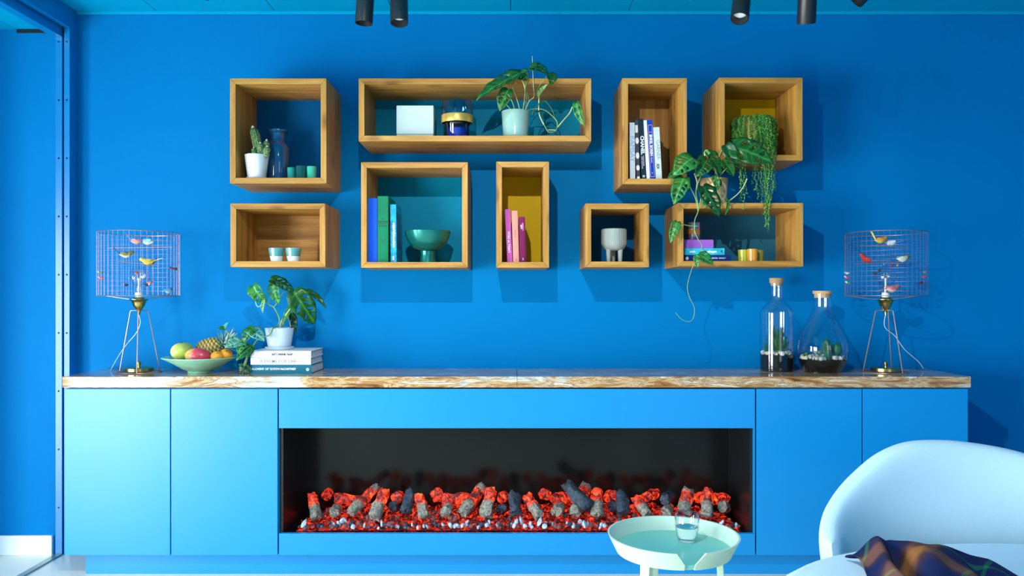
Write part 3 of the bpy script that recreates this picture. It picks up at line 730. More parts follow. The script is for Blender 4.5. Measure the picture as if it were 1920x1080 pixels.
# blue jar
jy = -0.15; s_ = mm(jy); jx = (521.5 - CX) * s_
J = thing('glass_jar', 'dark blue glass jar with a flared neck behind the cactus', 'jar', (jx, jy, z1_ + 0.0003))
hz = (CAMZ - (245 - CY) * s_) - z1_
JG = M('blue_glass', (0.01, 0.12, 0.30), rough=0.06, coat=0.8, trans=0.45)
R = 22.5 * s_
MB().lathe([(0, 0), (R * .92, 0), (R, .008), (R, hz * .62), (R * .93, hz * .70), (R * .68, hz * .76), (R * .62, hz * .80), (R * .62, hz * .93), (R * .80, hz * .975), (R * .80, hz), (R * .72, hz), (R * .56, hz * .93), (R * .56, hz * .78), (R * .88, hz * .68), (R * .94, .012), (0, .008)], 40).build('body', JG, J)
MB().lathe([(R * .62, hz * .80), (R * .66, hz * .81), (R * .62, hz * .82)], 40).build('neck_ring', JG, J)
# white square block, two tone hurricane, shelf 2
z2 = S2[0]; by = -0.21; s_ = mm(by)
x0, x1 = (743.5 - CX) * s_, (813 - CX) * s_
hb_ = (CAMZ - (198 - CY) * s_) - z2
ob = thing('square_vase', 'pale white square block standing in the longest shelf', 'vase', ((x0 + x1) / 2, by, z2 + 0.0003))
w_ = (x1 - x0) / 2
boxobj('body', (-w_, w_, -0.003, 0.07, 0.024, hb_), M('pale_block', (0.52, 0.66, 0.62), rough=0.45, var=0.02), ob, bevel=0.003)
boxobj('foot', (-w_ + 0.0005, w_ - 0.0005, -0.0025, 0.0695, 0, 0.0235), M('pale_block_base', (0.42, 0.54, 0.50), rough=0.6, var=0.1), ob, bevel=0.002)
hy = -0.2; s_ = mm(hy); hx = (857.5 - CX) * s_
H = thing('hurricane_vase', 'blue glass hurricane vase with a golden band beside the pale block', 'vase', (hx, hy, z2 + 0.0003))
R = 29.5 * s_; hh = (CAMZ - (190.5 - CY) * s_) - z2; zb = (CAMZ - (232 - CY) * s_) - z2; zb2 = (CAMZ - (217.5 - CY) * s_) - z2
HG = thin_glass('blue_thin_glass', (0.45, 0.78, 0.92), boost=1.6); HG2 = thin_glass('deep_blue_thin_glass', (0.12, 0.32, 0.75), boost=1.6)
MB().lathe([(R * .98, zb), (R, zb2), (R, hh - .012), (R * .93, hh - .002), (R * .9, hh)], 40).build('upper_glass', HG, H)
MB().lathe([(0, 0.001), (R * .74, 0), (R * .78, .004), (R * .78, zb - .012), (R * .84, zb - .004), (R * .98, zb)], 40).build('lower_glass', HG2, H)
MB().lathe([(R * 1.005, zb), (R * 1.015, zb + .002), (R * 1.015, zb2 - .002), (R * 1.005, zb2), (R * .97, zb2), (R * .97, zb)], 40).build('gold_band', M('gold_band', (0.80, 0.50, 0.10), rough=0.3, metal=0.6), H)
MB().lathe([(0, 0.003), (R * .6, 0.003), (R * .6, .05), (0, .05)], 24).build('candle', M('candle_wax', (0.05, 0.25, 0.6), rough=0.4), H)
# green footed bowl, shelf 4
gy = -0.19; s_ = mm(gy); gx = (802 - CX) * s_
G = thing('footed_bowl', 'dark green metallic footed bowl beside the turquoise book', 'bowl', (gx, gy, z4 + 0.0003))
R = 43.5 * s_; ht = (CAMZ - (433.5 - CY) * s_) - z4; zf = (CAMZ - (471 - CY) * s_) - z4
GM = M('green_metal_glaze', (0.008, 0.20, 0.17), rough=0.22, metal=0.55, coat=0.3, var=0.08)
prof = [(R * .32, zf)] + [(R * math.cos(a), ht - (ht - zf) * math.sin(a)) for a in [PI / 2 * (1 - k / 10) * 0.8 for k in range(11)]]
prof = [(0.02, zf), (R * .32, zf + .001), (R * .6, zf + (ht - zf) * .13), (R * .82, zf + (ht - zf) * .40), (R * .94, zf + (ht - zf) * .7), (R, ht - .002), (R * .985, ht), (R * .96, ht - .004), (R * .88, zf + (ht - zf) * .68), (R * .7, zf + (ht - zf) * .36), (R * .4, zf + .012), (0, zf + .008)]
MB().lathe([(0.0, zf - .001)] + prof, 44).build('bowl', GM, G)
MB().lathe([(0, 0), (R * .36, 0), (R * .36, .003), (R * .30, zf * .6), (R * .32, zf)], 36).build('foot', GM, G)
# ribbed planter with legs, shelf 8
z8 = S8[0]; py_ = -0.21; s_ = mm(py_); px_ = (1151 - CX) * s_
PL = thing('legged_planter', 'grey ribbed planter on three legs in the smallest shelf', 'planter', (px_, py_, z8 + 0.0003))
R = 23.3 * s_; ht = (CAMZ - (430 - CY) * s_) - z8; zb = (CAMZ - (470.5 - CY) * s_) - z8
PM = M('grey_ceramic', (0.33, 0.37, 0.33), spec=0.2, rough=0.55, var=0.05)
rib = lambda a, z: (0.022 * math.cos(a * 44) if zb + 0.03 < z < ht - 0.008 else 0)
MB().lathe([(0, zb), (R * .55, zb), (R * .82, zb + .008), (R * .97, zb + .024), (R, zb + .031), (R, ht - .009), (R, ht - .002), (R * .97, ht), (R * .92, ht - .003), (R * .9, zb + .03), (0, zb + .012)], 176, rib=rib).build('bowl', PM, PL)
MB().lathe([(0, zb + .02), (R * .9, zb + .03), (R * .9, ht - .02), (0, ht - .018)], 24).build('soil', M('dark_soil', (0.02, 0.014, 0.010), rough=0.95, var=0.5, vs_=150, bump=0.6, bs=200), PL)
for a in (215, 325, 90):
    a = math.radians(a); q = Vector((math.cos(a), math.sin(a), 0))
    MB().tube([q * R * .58 + Vector((0, 0, zb + .008)), q * R * .56 + Vector((0, 0, 0.0))], [0.0115, 0.0085], 14).build('leg', PM, PL)
# yellow tealights, shelf 9
s_ = mm(-0.23); hT = (CAMZ - (467.5 - CY) * s_) - z9
cup('tealight_holder', 'lime yellow tealight glass behind the amber one', 'tealight', 1394, -0.205, z9 + 0.0003, 10.4 * s_, 10.0 * s_, hT * .98, M('lime_glass', (0.50, 0.52, 0.03), rough=0.12, coat=0.5), group='yellow tealight glasses')
cup('tealight_holder', 'amber tealight glass in front of two yellow ones', 'tealight', 1410.8, -0.25, z9 + 0.0003, 9.8 * s_, 9.3 * s_, hT, M('amber_glass', (0.72, 0.30, 0.02), rough=0.12, coat=0.5), group='yellow tealight glasses')
cup('tealight_holder', 'olive tealight glass right of the amber one', 'tealight', 1423, -0.2, z9 + 0.0003, 8.4 * s_, 7.8 * s_, hT * .97, M('olive_glass', (0.30, 0.30, 0.02), rough=0.12, coat=0.5), group='yellow tealight glasses')
# small iridescent glass on purple book
yg = -0.17; s_ = mm(yg); 
gl = thing('tumbler', 'small iridescent amber and blue glass on the purple book', 'glass', ((1299 - CX) * s_, yg, Z9TOP + 0.0004))
R = 14 * s_; hg = max(0.05, (CAMZ - (418 - CY) * s_) - Z9TOP)
MB().lathe([(0, 0), (R * .93, 0), (R, .004), (R, hg - .001), (R * .96, hg), (R * .92, hg - .001), (R * .9, .006), (0, .005)], 32).build('wall', M('iridescent_glass', (0.35, 0.30, 0.42), rough=0.06, metal=0.75, coat=0.6), gl)
MB().lathe([(R * 1.005, hg * .35), (R * 1.01, hg * .36), (R * 1.01, hg * .62), (R * 1.005, hg * .63)], 32).build('amber_band', M('amber_band', (0.75, 0.32, 0.08), rough=0.1, metal=0.6), gl)
# ------------------------------------------------------------------ plants
def leaf_mat(name, c, cv):
    m, nt, b = new_mat(name)
    uv = nt.nodes.new('ShaderNodeUVMap'); uv.uv_map = 'leaf'
    sep = nt.nodes.new('ShaderNodeSeparateXYZ'); nt.links.new(uv.outputs[0], sep.inputs[0])
    ab = nt.nodes.new('ShaderNodeMath'); ab.operation = 'ABSOLUTE'; nt.links.new(sep.outputs[1], ab.inputs[0])
    # midrib + curved side veins
    m1 = nt.nodes.new('ShaderNodeMath'); m1.operation = 'MULTIPLY_ADD'; m1.inputs[1].default_value = -0.34
    nt.links.new(ab.outputs[0], m1.inputs[0]); nt.links.new(sep.outputs[0], m1.inputs[2])
    m2 = nt.nodes.new('ShaderNodeMath'); m2.operation = 'MULTIPLY'; m2.inputs[1].default_value = 46.0; nt.links.new(m1.outputs[0], m2.inputs[0])
    m3 = nt.nodes.new('ShaderNodeMath'); m3.operation = 'SINE'; nt.links.new(m2.outputs[0], m3.inputs[0])
    rv = ramp(nt, [(0.75, (0, 0, 0)), (1.0, (0.45, 0.45, 0.45))]); nt.links.new(m3.outputs[0], rv.inputs[0])
    rm = ramp(nt, [(0.0, (1, 1, 1)), (0.07, (0, 0, 0))]); nt.links.new(ab.outputs[0], rm.inputs[0])
    mxv = nt.nodes.new('ShaderNodeMix'); mxv.data_type = 'RGBA'; mxv.blend_type = 'LIGHTEN'; mxv.inputs[0].default_value = 1
    nt.links.new(rv.outputs[0], mxv.inputs[6]); nt.links.new(rm.outputs[0], mxv.inputs[7])
    mp = coords(nt, 'Object', rand=True); n = noise_n(nt, mp, 18, 3)
    rc = ramp(nt, [(0.3, tuple(x * 0.65 for x in c)), (0.7, tuple(min(1, x * 1.25) for x in c))]); nt.links.new(n.outputs['Fac'], rc.inputs[0])
    mx = nt.nodes.new('ShaderNodeMix'); mx.data_type = 'RGBA'
    nt.links.new(mxv.outputs[2], mx.inputs[0]); nt.links.new(rc.outputs[0], mx.inputs[6]); mx.inputs[7].default_value = (*cv, 1)
    nt.links.new(mx.outputs[2], b.inputs['Base Color'])
    b.inputs['Roughness'].default_value = 0.33; b.inputs['Specular IOR Level'].default_value = 0.5
    # light shining through the blade
    tl = nt.nodes.new('ShaderNodeBsdfTranslucent'); nt.links.new(mx.outputs[2], tl.inputs[0])
    ms = nt.nodes.new('ShaderNodeMixShader'); ms.inputs[0].default_value = 0.22
    nt.links.new(b.outputs[0], ms.inputs[1]); nt.links.new(tl.outputs[0], ms.inputs[2])
    nt.links.new(ms.outputs[0], nt.nodes['Material Output'].inputs[0])
    return m
LEAF = {'d': leaf_mat('leaf_deep_green', (0.012, 0.12, 0.018), (0.06, 0.30, 0.05)), 'm': leaf_mat('leaf_mid_green', (0.025, 0.22, 0.03), (0.12, 0.42, 0.10)),
        'l': leaf_mat('leaf_light_green', (0.16, 0.42, 0.12), (0.40, 0.62, 0.28)), 'u': leaf_mat('leaf_pale_underside', (0.10, 0.42, 0.28), (0.40, 0.62, 0.42)), 'n': leaf_mat('leaf_near_black_green', (0.006, 0.07, 0.016), (0.02, 0.16, 0.04))}
STEM = M('stem_green', (0.20, 0.36, 0.09), rough=0.45, var=0.2, vs_=25); STEML = M('stem_pale', (0.50, 0.56, 0.24), rough=0.45, var=0.2, vs_=25); STEMD = M('stem_dark', (0.05, 0.13, 0.03), rough=0.5, var=0.3, vs_=30)
OUT = [(0.0, 0.0), (-0.045, 0.10), (-0.05, 0.24), (0.02, 0.38), (0.15, 0.475), (0.30, 0.5), (0.48, 0.46), (0.66, 0.36), (0.82, 0.22), (0.93, 0.09), (1.0, 0.0)]
def leaf(parent, base, tip, width, up, kind='m', droop=0.6, fold=0.25, holes=5, curl=0.0, seed=0, twist=0.0):
    """ovate perforated leaf; base/tip world points, up = direction its upper face looks to"""
    rg = random.Random(seed * 7 + 3)
    off = parent.matrix_world.translation if False else Vector(parent.location)
    base = Vector(base) - off; tip = Vector(tip) - off
    half = catmull([(x, y, 0) for x, y in OUT], 3)
    ol = [(p.x, p.y * (1 + 0.05 * math.sin(p.x * 17 + seed))) for p in half] + [(p.x, -p.y * (1 + 0.06 * math.sin(p.x * 13 + seed * 2))) for p in reversed(half[1:-1])]
    pts = [Vector((x, y)) for x, y in ol]
    n0 = len(pts)
    edges = [(i, (i + 1) % n0) for i in range(n0)]
    def wid(t):
        for a, b_ in zip(OUT[3:], OUT[4:]):
            if a[0] <= t <= b_[0]: return a[1] + (b_[1] - a[1]) * (t - a[0]) / (b_[0] - a[0])
        return 0.3
    hl = []
    holes = math.ceil(holes * 0.65)
    for sgn in (1, -1):
        for k in range(holes):
            if rg.random() < 0.2: continue
            t = 0.14 + 0.62 * (k + rg.uniform(0.2, 0.7)) / max(holes, 1)
            w = wid(min(t + .06, .95))
            cc = (t + 0.03, sgn * w * rg.uniform(0.42, 0.58)); la = w * rg.uniform(0.20, 0.34); sa = min(0.045, 0.62 / max(holes, 1) * rg.uniform(0.16, 0.28))
            an = math.atan2(sgn * 1.0, 0.45)
            i0 = len(pts); m_ = 9
            for q in range(m_):
                a = 2 * PI * q / m_
                u, v = la * math.cos(a), sa * math.sin(a) * (1 + 0.35 * math.cos(a))
                pts.append(Vector((cc[0] + u * math.cos(an) - v * math.sin(an), cc[1] + u * math.sin(an) + v * math.cos(an))))
            edges += [(i0 + q, i0 + (q + 1) % m_) for q in range(m_)]
            hl.append((cc, la, sa, an))
    for i in range(1, 14):
        t = i / 14
        w = wid(t)
        for j in (-0.75, -0.38, 0.0, 0.38, 0.75):
            q = (t, j * w)
            ok = True
            for (cc, la, sa, an) in hl:
                dx, dy = q[0] - cc[0], q[1] - cc[1]
                u = dx * math.cos(an) + dy * math.sin(an); v = -dx * math.sin(an) + dy * math.cos(an)
                if (u / (la * 1.25)) ** 2 + (v / (sa * 1.7)) ** 2 < 1: ok = False
            if ok: pts.append(Vector(q))
    vv, ee, ff, *_ = delaunay_2d_cdt(pts, edges, [], 1, 1e-5)
    def in_hole(q):
        for (cc, la, sa, an) in hl:
            dx, dy = q.x - cc[0], q.y - cc[1]
            u = dx * math.cos(an) + dy * math.sin(an); v = -dx * math.sin(an) + dy * math.cos(an)
            if abs(u) < la and (u / la) ** 2 + (v / (sa * (1 + 0.35 * u / la))) ** 2 < 0.92: return True
        return False
    ff = [f for f in ff if not in_hole((vv[f[0]] + vv[f[1]] + vv[f[2]]) / 3)]
    chord = (tip - base); CL = chord.length
    W = width / max(CL, 1e-6)
    def bend(x, y):
        y *= W
        if abs(droop) > 1e-4:
            th = droop * x
            X = math.sin(th) / droop; Z = -(1 - math.cos(th)) / droop
            nx, nz = math.sin(th), math.cos(th)
        else: X, Z, nx, nz = x, 0, 0, 1
        lift = fold * abs(y) - curl * y * y / max(W, .1) * 2 + 0.012 * math.sin(x * 24 - abs(y) * 12)
        a = twist * x
        yy = y * math.cos(a); lift += y * math.sin(a)
        return Vector((X + nx * lift, yy, Z + nz * lift))
    e = bend(1.0, 0.0); ang = math.atan2(e.z, e.x); sc = 1 / math.hypot(e.x, e.z)
    d = chord.normalized(); up = Vector(up); up = (up - d * up.dot(d)).normalized(); sd = up.cross(d)
    vs_ = []
    for v in vv:
        b_ = bend(v.x, v.y)
        x = (b_.x * math.cos(-ang) - b_.z * math.sin(-ang)) * sc * CL; z = (b_.x * math.sin(-ang) + b_.z * math.cos(-ang)) * sc * CL; y = b_.y * sc * CL
        vs_.append(base + d * x + sd * y + up * z)
    me = bpy.data.meshes.new('leaf')
    me.from_pydata([tuple(p) for p in vs_], [], [tuple(f) for f in ff])
    bm = bmesh.new(); bm.from_mesh(me)
    uvl = bm.loops.layers.uv.new('leaf')
    bm.verts.ensure_lookup_table()
    for f in bm.faces:
        for lp in f.loops:
            q = vv[lp.vert.index]; lp[uvl].uv = (q.x, q.y)
    bmesh.ops.solidify(bm, geom=bm.faces[:], thickness=0.0008)
    bm.to_mesh(me); bm.free()
    me.polygons.foreach_set('use_smooth', [True] * len(me.polygons))
    me.materials.append(LEAF[kind])
    return link('leaf', me, parent)
def stem(parent, pts, r, mat=None, n=6, name='stem'):
    off = Vector(parent.location)
    pts = catmull([Vector(p) - off for p in pts], n)
    return MB().tube(pts, r, 7).build(name, mat or STEM, parent)
def pot(parent, rt, rb, h, mat, saucer=None, soil=True, z0=0.0, lip=0.004):
    MB().lathe([(0, z0), (rb * .95, z0), (rb, z0 + .003), (rt, z0 + h - .002), (rt - .001, z0 + h), (rt - lip, z0 + h), (rt - lip - .001, z0 + h - .003), (rb - lip, z0 + .006), (0, z0 + .005)], 40).build('pot', mat, parent)
    if saucer:
        rs, hs = saucer
        MB().lathe([(0, 0), (rs * .86, 0), (rs * .9, .001), (rs, hs - .001), (rs - .002, hs), (rs * .86, .005), (0, .004)], 40).build('saucer', mat, parent)
    if soil:
        rr = rb + (rt - rb) * .84 - lip
        MB().lathe([(0, z0 + h * .6), (rr * .97, z0 + h * .6), (rr, z0 + h * .84), (rr * .6, z0 + h * .86), (0, z0 + h * .87)], 28).build('soil', M('dark_soil', (0.02, 0.014, 0.010), rough=0.95), parent)

# --- potted monstera on the book stack (worktop left)
y0 = -0.13; s_ = mm(y0)
p1 = thing('potted_plant', 'perforated-leaf plant in a pale blue-white pot on the stack of books', 'plant', ((524 - CX) * s_, y0, ZK + 0.0005))
POTB = M('pot_pale_blue', (0.62, 0.73, 0.80), rough=0.55, var=0.05)
pot(p1, 26.3 * s_, 20.8 * s_, 0.092, POTB, saucer=(26.5 * s_, 0.012), z0=0.005)
U = Vector
for k, (pts, r, mt) in enumerate([
    ([(520, 614, -.13), (524, 602, -.135), (522, 592, -.14), (513, 576, -.15), (504, 571, -.155), (497, 563, -.16)], 0.0026, STEM),
    ([(513, 576, -.15), (521, 566, -.15), (530, 550, -.15), (543, 545, -.14)], 0.0017, STEM),
    ([(504, 571, -.155), (507, 550, -.15), (512, 535, -.14)], 0.0014, STEM),
    ([(525, 613, -.13), (528, 602, -.14), (540, 585, -.16), (553, 567, -.175)], 0.0030, STEML),
    ([(530, 613, -.125), (537, 597, -.14), (548, 580, -.15), (556, 560, -.165)], 0.0024, STEM),
    ([(545, 613, -.12), (542, 600, -.12), (540, 593, -.12)], 0.0017, STEML),
    ([(479, 541, -.17), (479, 560, -.17), (481, 572, -.17), (486, 575, -.17), (494, 566, -.165)], 0.0018, STEML),
    ([(520, 612, -.16), (512, 616, -.2), (509, 622, -.215), (504, 629, -.22), (495, 631.5, -.225), (484, 636, -.23), (478, 643, -.235), (470, 655, -.24), (462, 672, -.25), (457, 686, -.255), (455, 700, -.258)], 0.0028, STEM),
    ([(470, 649, -.24), (467, 660, -.245), (461, 680, -.25), (456, 690, -.255)], 0.0024, STEML),
    ([(438, 648, -.25), (432, 630, -.25), (425, 622, -.25), (420, 616, -.25)], 0.0014, STEM)]):
    stem(p1, PP(pts), r, mt)
FRN = Vector((0, -1, 0.15))
LV = [  # base px, tip px, y base, y tip, width px, up vec, kind, droop, fold, holes, seed
    ((508, 524), (552, 551), -.16, -.12, 24, (0.35, -.75, .55), 'd', 1.0, .2, 5, 1),
    ((511, 533), (524, 571), -.16, -.15, 22, (-.2, -1, .25), 'm', .7, .3, 5, 2),
    ((475, 536), (500, 566), -.18, -.15, 26, (-.3, -1, .2), 'm', 1.2, .5, 4, 3),
    ((497, 562), (493, 587), -.165, -.165, 9, (-.5, -1, .1), 'l', .4, .7, 2, 4),
    ((551, 548), (590, 608), -.19, -.13, 46, (.35, -.95, .25), 'd', .55, .15, 6, 5),
    ((571, 546), (612, 580), -.11, -.14, 14, (.4, -.6, .7), 'd', .9, .5, 2, 6),
    ((540, 552), (556, 558), -.13, -.12, 9, (0, -1, .4), 'd', .5, .3, 0, 7),
    ((548, 575), (528, 612), -.15, -.15, 12, (-.3, -1, .3), 'm', .4, .5, 3, 8),
    ((547, 588), (554, 627), -.1, -.1, 16, (.2, -1, .2), 'n', .5, .3, 3, 9),
    # trailing vine leaves
    ((470, 618), (496, 640), -.23, -.26, 26, (.35, -.9, .6), 'u', .5, .15, 4, 10), ((470, 617), (457, 645), -.24, -.25, 22, (-.3, -1, .3), 'd', .5, .25, 3, 11),
    ((454, 640), (421, 652), -.25, -.29, 24, (-.1, -.85, .55), 'u', .4, .2, 5, 12), ((471, 650), (443, 676), -.25, -.29, 24, (-.1, -1, .35), 'd', .5, .2, 5, 13),
    ((456, 643), (447, 664), -.26, -.28, 20, (-.2, -1, .3), 'm', .5, .2, 3, 14), ((421, 616), (408, 617), -.25, -.27, 10, (-.2, -.9, .5), 'm', .5, .4, 0, 15), ((421, 616), (428, 604), -.25, -.24, 9, (-.5, -.8, .2), 'u', .3, .4, 0, 15),
    ((457, 688), (447, 683), -.255, -.27, 9, (0, -.8, .6), 'm', .4, .3, 0, 16), ((457, 687), (468, 700), -.25, -.25, 17, (.2, -1, .2), 'n', .4, .2, 0, 17), ((455, 686), (450, 701), -.262, -.258, 10, (-.3, -1, .2), 'n', .4, .2, 0, 18),
    ((466, 612), (480, 625), -.25, -.25, 10, (.3, -.5, .8), 'm', .5, .4, 0, 19), ((474, 648), (464, 672), -.24, -.25, 10, (.6, -.8, .2), 'm', .4, .3, 2, 20)]
def leaves(parent, lv):
    for (b_, t, yb, yt, w, up, kind, dr, fo, ho, sd) in lv:
        leaf(parent, P(b_[0], b_[1], yb), P(t[0], t[1], yt), w * mm(yb), up, kind, dr, fo, ho, seed=sd)
leaves(p1, LV)

# --- mint pot monstera (longest shelf)
y0 = -0.2; s_ = mm(y0)
p2 = thing('potted_plant', 'perforated-leaf plant in a glossy mint pot in the longest shelf', 'plant', ((966.5 - CX) * s_, y0, z2 + 0.0004))
MINT = M('mint_glaze', (0.30, 0.52, 0.45), rough=0.15, coat=0.5, var=0.08, vs_=20)
pot(p2, 26.3 * s_, 23.2 * s_, (CAMZ - (209.5 - CY) * s_) - z2 - 0.006, MINT, saucer=(27.5 * s_, 0.013), z0=0.005)
for k, (pts, r, mt) in enumerate([
    ([(961, 209, -.2), (953, 200, -.21), (945, 191, -.22)], 0.0016, STEML), ([(966, 208, -.2), (960, 190, -.21), (952, 176, -.23)], 0.0016, STEML),
    ([(975, 208, -.2), (969, 185, -.21), (961, 165, -.23)], 0.0017, STEML), ([(980, 208, -.2), (983, 190, -.2), (984, 165, -.22), (977, 146, -.24)], 0.0021, STEML),
    ([(985, 208, -.2), (987, 180, -.21), (985, 165, -.23), (988, 150, -.24)], 0.0016, STEM), ([(985, 207, -.2), (992, 190, -.21), (1001, 181, -.22), (1000, 160, -.25), (999, 132, -.3), (998, 105, -.31)], [0.0022, 0.0011], STEML),
    ([(992, 190, -.2), (988, 172, -.22), (986, 160, -.24)], 0.0014, STEM), ([(1006, 172, -.24), (1015, 155, -.25), (1026, 142, -.26)], 0.0016, STEM),
    ([(1011, 182, -.24), (1010, 200, -.24), (1012, 217, -.25), (1018, 230, -.26), (1027, 246, -.27), (1031, 248, -.27), (1042, 245, -.265), (1045, 232, -.255), (1040, 222, -.25), (1024, 208, -.23), (1010, 204, -.22), (995, 205, -.21), (986, 209, -.2)], 0.0019, STEM),
    ([(1011, 180, -.24), (1010, 200, -.243), (1012, 217, -.253), (1020, 234, -.263)], 0.0026, STEML),
    ([(1028, 243.5, -.272), (1042, 244, -.272)], 0.0018, STEML), ([(1046, 238, -.27), (1056, 226, -.27), (1068, 212, -.27), (1073, 201, -.28), (1079, 197, -.28), (1084, 199, -.28)], 0.0023, STEML),
    ([(1040, 222, -.25), (1036, 208, -.25), (1027, 194, -.25), (1020, 190, -.25), (1008, 197, -.25), (999, 210, -.25), (998, 216, -.25)], 0.0017, STEMD)]):
    stem(p2, PP([(x, y, min(d, -.325) if y < 172 else d) for x, y, d in pts]), r, mt)
leaves(p2, [(b_, t, min(yb, -.33) if b_[1] < 172 else yb, min(yt, -.33) if t[1] < 172 else yt, *rest) for (b_, t, yb, yt, *rest) in [
    ((978, 137), (892, 189), -.28, -.36, 36, (-.35, -.8, .55), 'd', .35, .25, 6, 31), ((953, 168), (937, 209), -.29, -.33, 28, (-.2, -1, .3), 'd', .5, .3, 4, 32),
    ((975, 138), (990, 150), -.27, -.27, 27, (.2, -1, .2), 'd', .8, .3, 2, 33), ((994, 127), (1030, 141), -.3, -.29, 30, (.1, -.75, .7), 'd', .9, .2, 3, 34), ((1008, 122), (993, 126), -.3, -.3, 14, (0, -.9, .5), 'd', .5, .3, 0, 35),
    ((1029, 138), (1032, 160), -.29, -.29, 22, (.5, -.8, .3), 'd', 1.4, .4, 2, 36), ((1008, 180), (1027, 158), -.25, -.27, 12, (-.5, -.85, .2), 'l', .2, .3, 2, 37),
    ((1018, 208), (1000, 212), -.25, -.26, 9, (0, -.5, .9), 'n', .3, .2, 0, 38), ((1080, 193), (1095, 237), -.3, -.31, 17, (-.55, -.8, .3), 'm', .4, .4, 2, 39), ((1019, 190), (1008, 197), -.25, -.26, 5, (0, -.6, .8), 'd', .3, .2, 0, 40)]])

# --- peach pot monstera on the lower right shelf
y0 = -0.2; s_ = mm(y0); z10 = P(0, 380.5, YB).z
p3 = thing('potted_plant', 'trailing perforated-leaf plant in a glossy peach pot on top of the wide shelf', 'plant', ((1338.5 - CX) * s_, y0, z10 + 0.0006))
PEACH = M('peach_glaze', (0.92, 0.58, 0.25), rough=0.14, coat=0.7, var=0.06)
pot(p3, 26.3 * s_, 23 * s_, (CAMZ - (336 - CY) * s_) - z10, PEACH)
for pts, r, mt in [
    ([(1325, 336, -.2), (1316, 330, -.25), (1309, 336, -.3), (1306, 350, -.32), (1305, 365, -.33), (1308, 380, -.335), (1309, 396, -.335), (1303, 412, -.335), (1302, 430, -.335), (1308, 447, -.34), (1315, 458, -.34), (1315, 470, -.34), (1308, 482, -.345), (1302, 495, -.345), (1297, 505, -.34), (1289, 535, -.335), (1292, 555, -.33), (1302, 578, -.33), (1299, 598, -.33), (1288, 603, -.33), (1275, 596, -.33), (1267, 586, -.33)], [0.0026, 0.0011], STEM),
    ([(1309, 396, -.335), (1304, 372, -.335), (1296, 355, -.335), (1286, 335, -.33)], 0.0022, STEM), ([(1302, 325, -.32), (1307, 342, -.32), (1306, 355, -.325)], 0.0028, STEML), ([(1314, 331, -.31), (1310, 340, -.315), (1307, 350, -.32)], 0.0022, STEML),
    ([(1322, 287, -.31), (1332, 302, -.32), (1342, 322, -.3), (1347, 332, -.25)], 0.0026, STEML), ([(1356, 276, -.31), (1350, 288, -.315), (1346, 300, -.315), (1342, 318, -.27), (1340, 336, -.2)], 0.002, STEML), ([(1368, 311, -.33), (1358, 320, -.31), (1350, 330, -.25)], 0.0018, STEML),
    ([(1401, 335, -.34), (1394, 350, -.34), (1384, 363, -.34), (1372, 373, -.34), (1365, 378, -.335), (1356, 384, -.34)], 0.0022, STEML),
    ([(1308, 424, -.335), (1290, 423, -.335), (1272, 418, -.335)], 0.0019, STEM), ([(1315, 365, -.33), (1312, 385, -.335), (1309, 396, -.335)], 0.0022, STEM)]:
    stem(p3, PP(pts), r, mt)
leaves(p3, [
    ((1300, 296), (1263, 331), -.33, -.36, 42, (-.15, -.9, .45), 'm', 1.0, .1, 5, 51), ((1282, 322), (1252, 337), -.34, -.35, 22, (-.2, -.7, .7), 'd', 1.2, .2, 2, 52),
    ((1282, 333), (1263, 384), -.345, -.37, 33, (-.15, -1, .25), 'm', .35, .2, 6, 53), ((1326, 300), (1305, 332), -.31, -.33, 34, (.0, -1, .25), 'd', .6, .3, 5, 54),
    ((1327, 285), (1352, 330), -.33, -.33, 26, (.35, -.9, .3), 'd', .5, .3, 3, 55), ((1329, 284), (1320, 292), -.335, -.33, 12, (0, -.8, .5), 'l', .6, .3, 0, 56),
    ((1374, 275), (1449, 306), -.35, -.38, 52, (.05, -.95, .3), 'd', .4, .12, 4, 57), ((1361, 272), (1383, 308), -.345, -.35, 26, (-.3, -.95, .2), 'n', .6, .3, 1, 58), ((1357, 300), (1376, 331), -.33, -.33, 24, (.1, -1, .2), 'd', .6, .3, 1, 59),
    ((1378, 310), (1396, 330), -.34, -.33, 10, (.3, -.6, .7), 'd', .8, .4, 0, 60), ((1318, 349), (1349, 407), -.345, -.38, 36, (.15, -1, .25), 'n', .4, .12, 6, 61), ((1340, 330), (1346, 358), -.31, -.32, 15, (0, -1, .2), 'm', .4, .3, 3, 62),
    ((1321, 358), (1322, 390), -.335, -.35, 14, (-.4, -1, .2), 'm', .5, .4, 3, 63), ((1365, 374), (1359, 404), -.345, -.36, 7, (.4, -.9, .1), 'm', .5, .6, 0, 64), ((1359, 372), (1364, 379), -.34, -.34, 7, (.0, -.8, .5), 'm', .4, .4, 0, 65),
    ((1270, 416), (1257, 456), -.34, -.35, 19, (-.2, -1, .25), 'm', .6, .25, 4, 66), ((1310, 478), (1336, 496), -.35, -.37, 25, (.1, -.9, .5), 'm', .8, .2, 4, 67), ((1306, 478), (1308, 502), -.355, -.36, 12, (-.3, -1, .3), 'm', .5, .4, 2, 68),
    ((1338, 335), (1352, 350), -.24, -.3, 14, (.2, -.9, .4), 'd', .8, .3, 2, 69)])

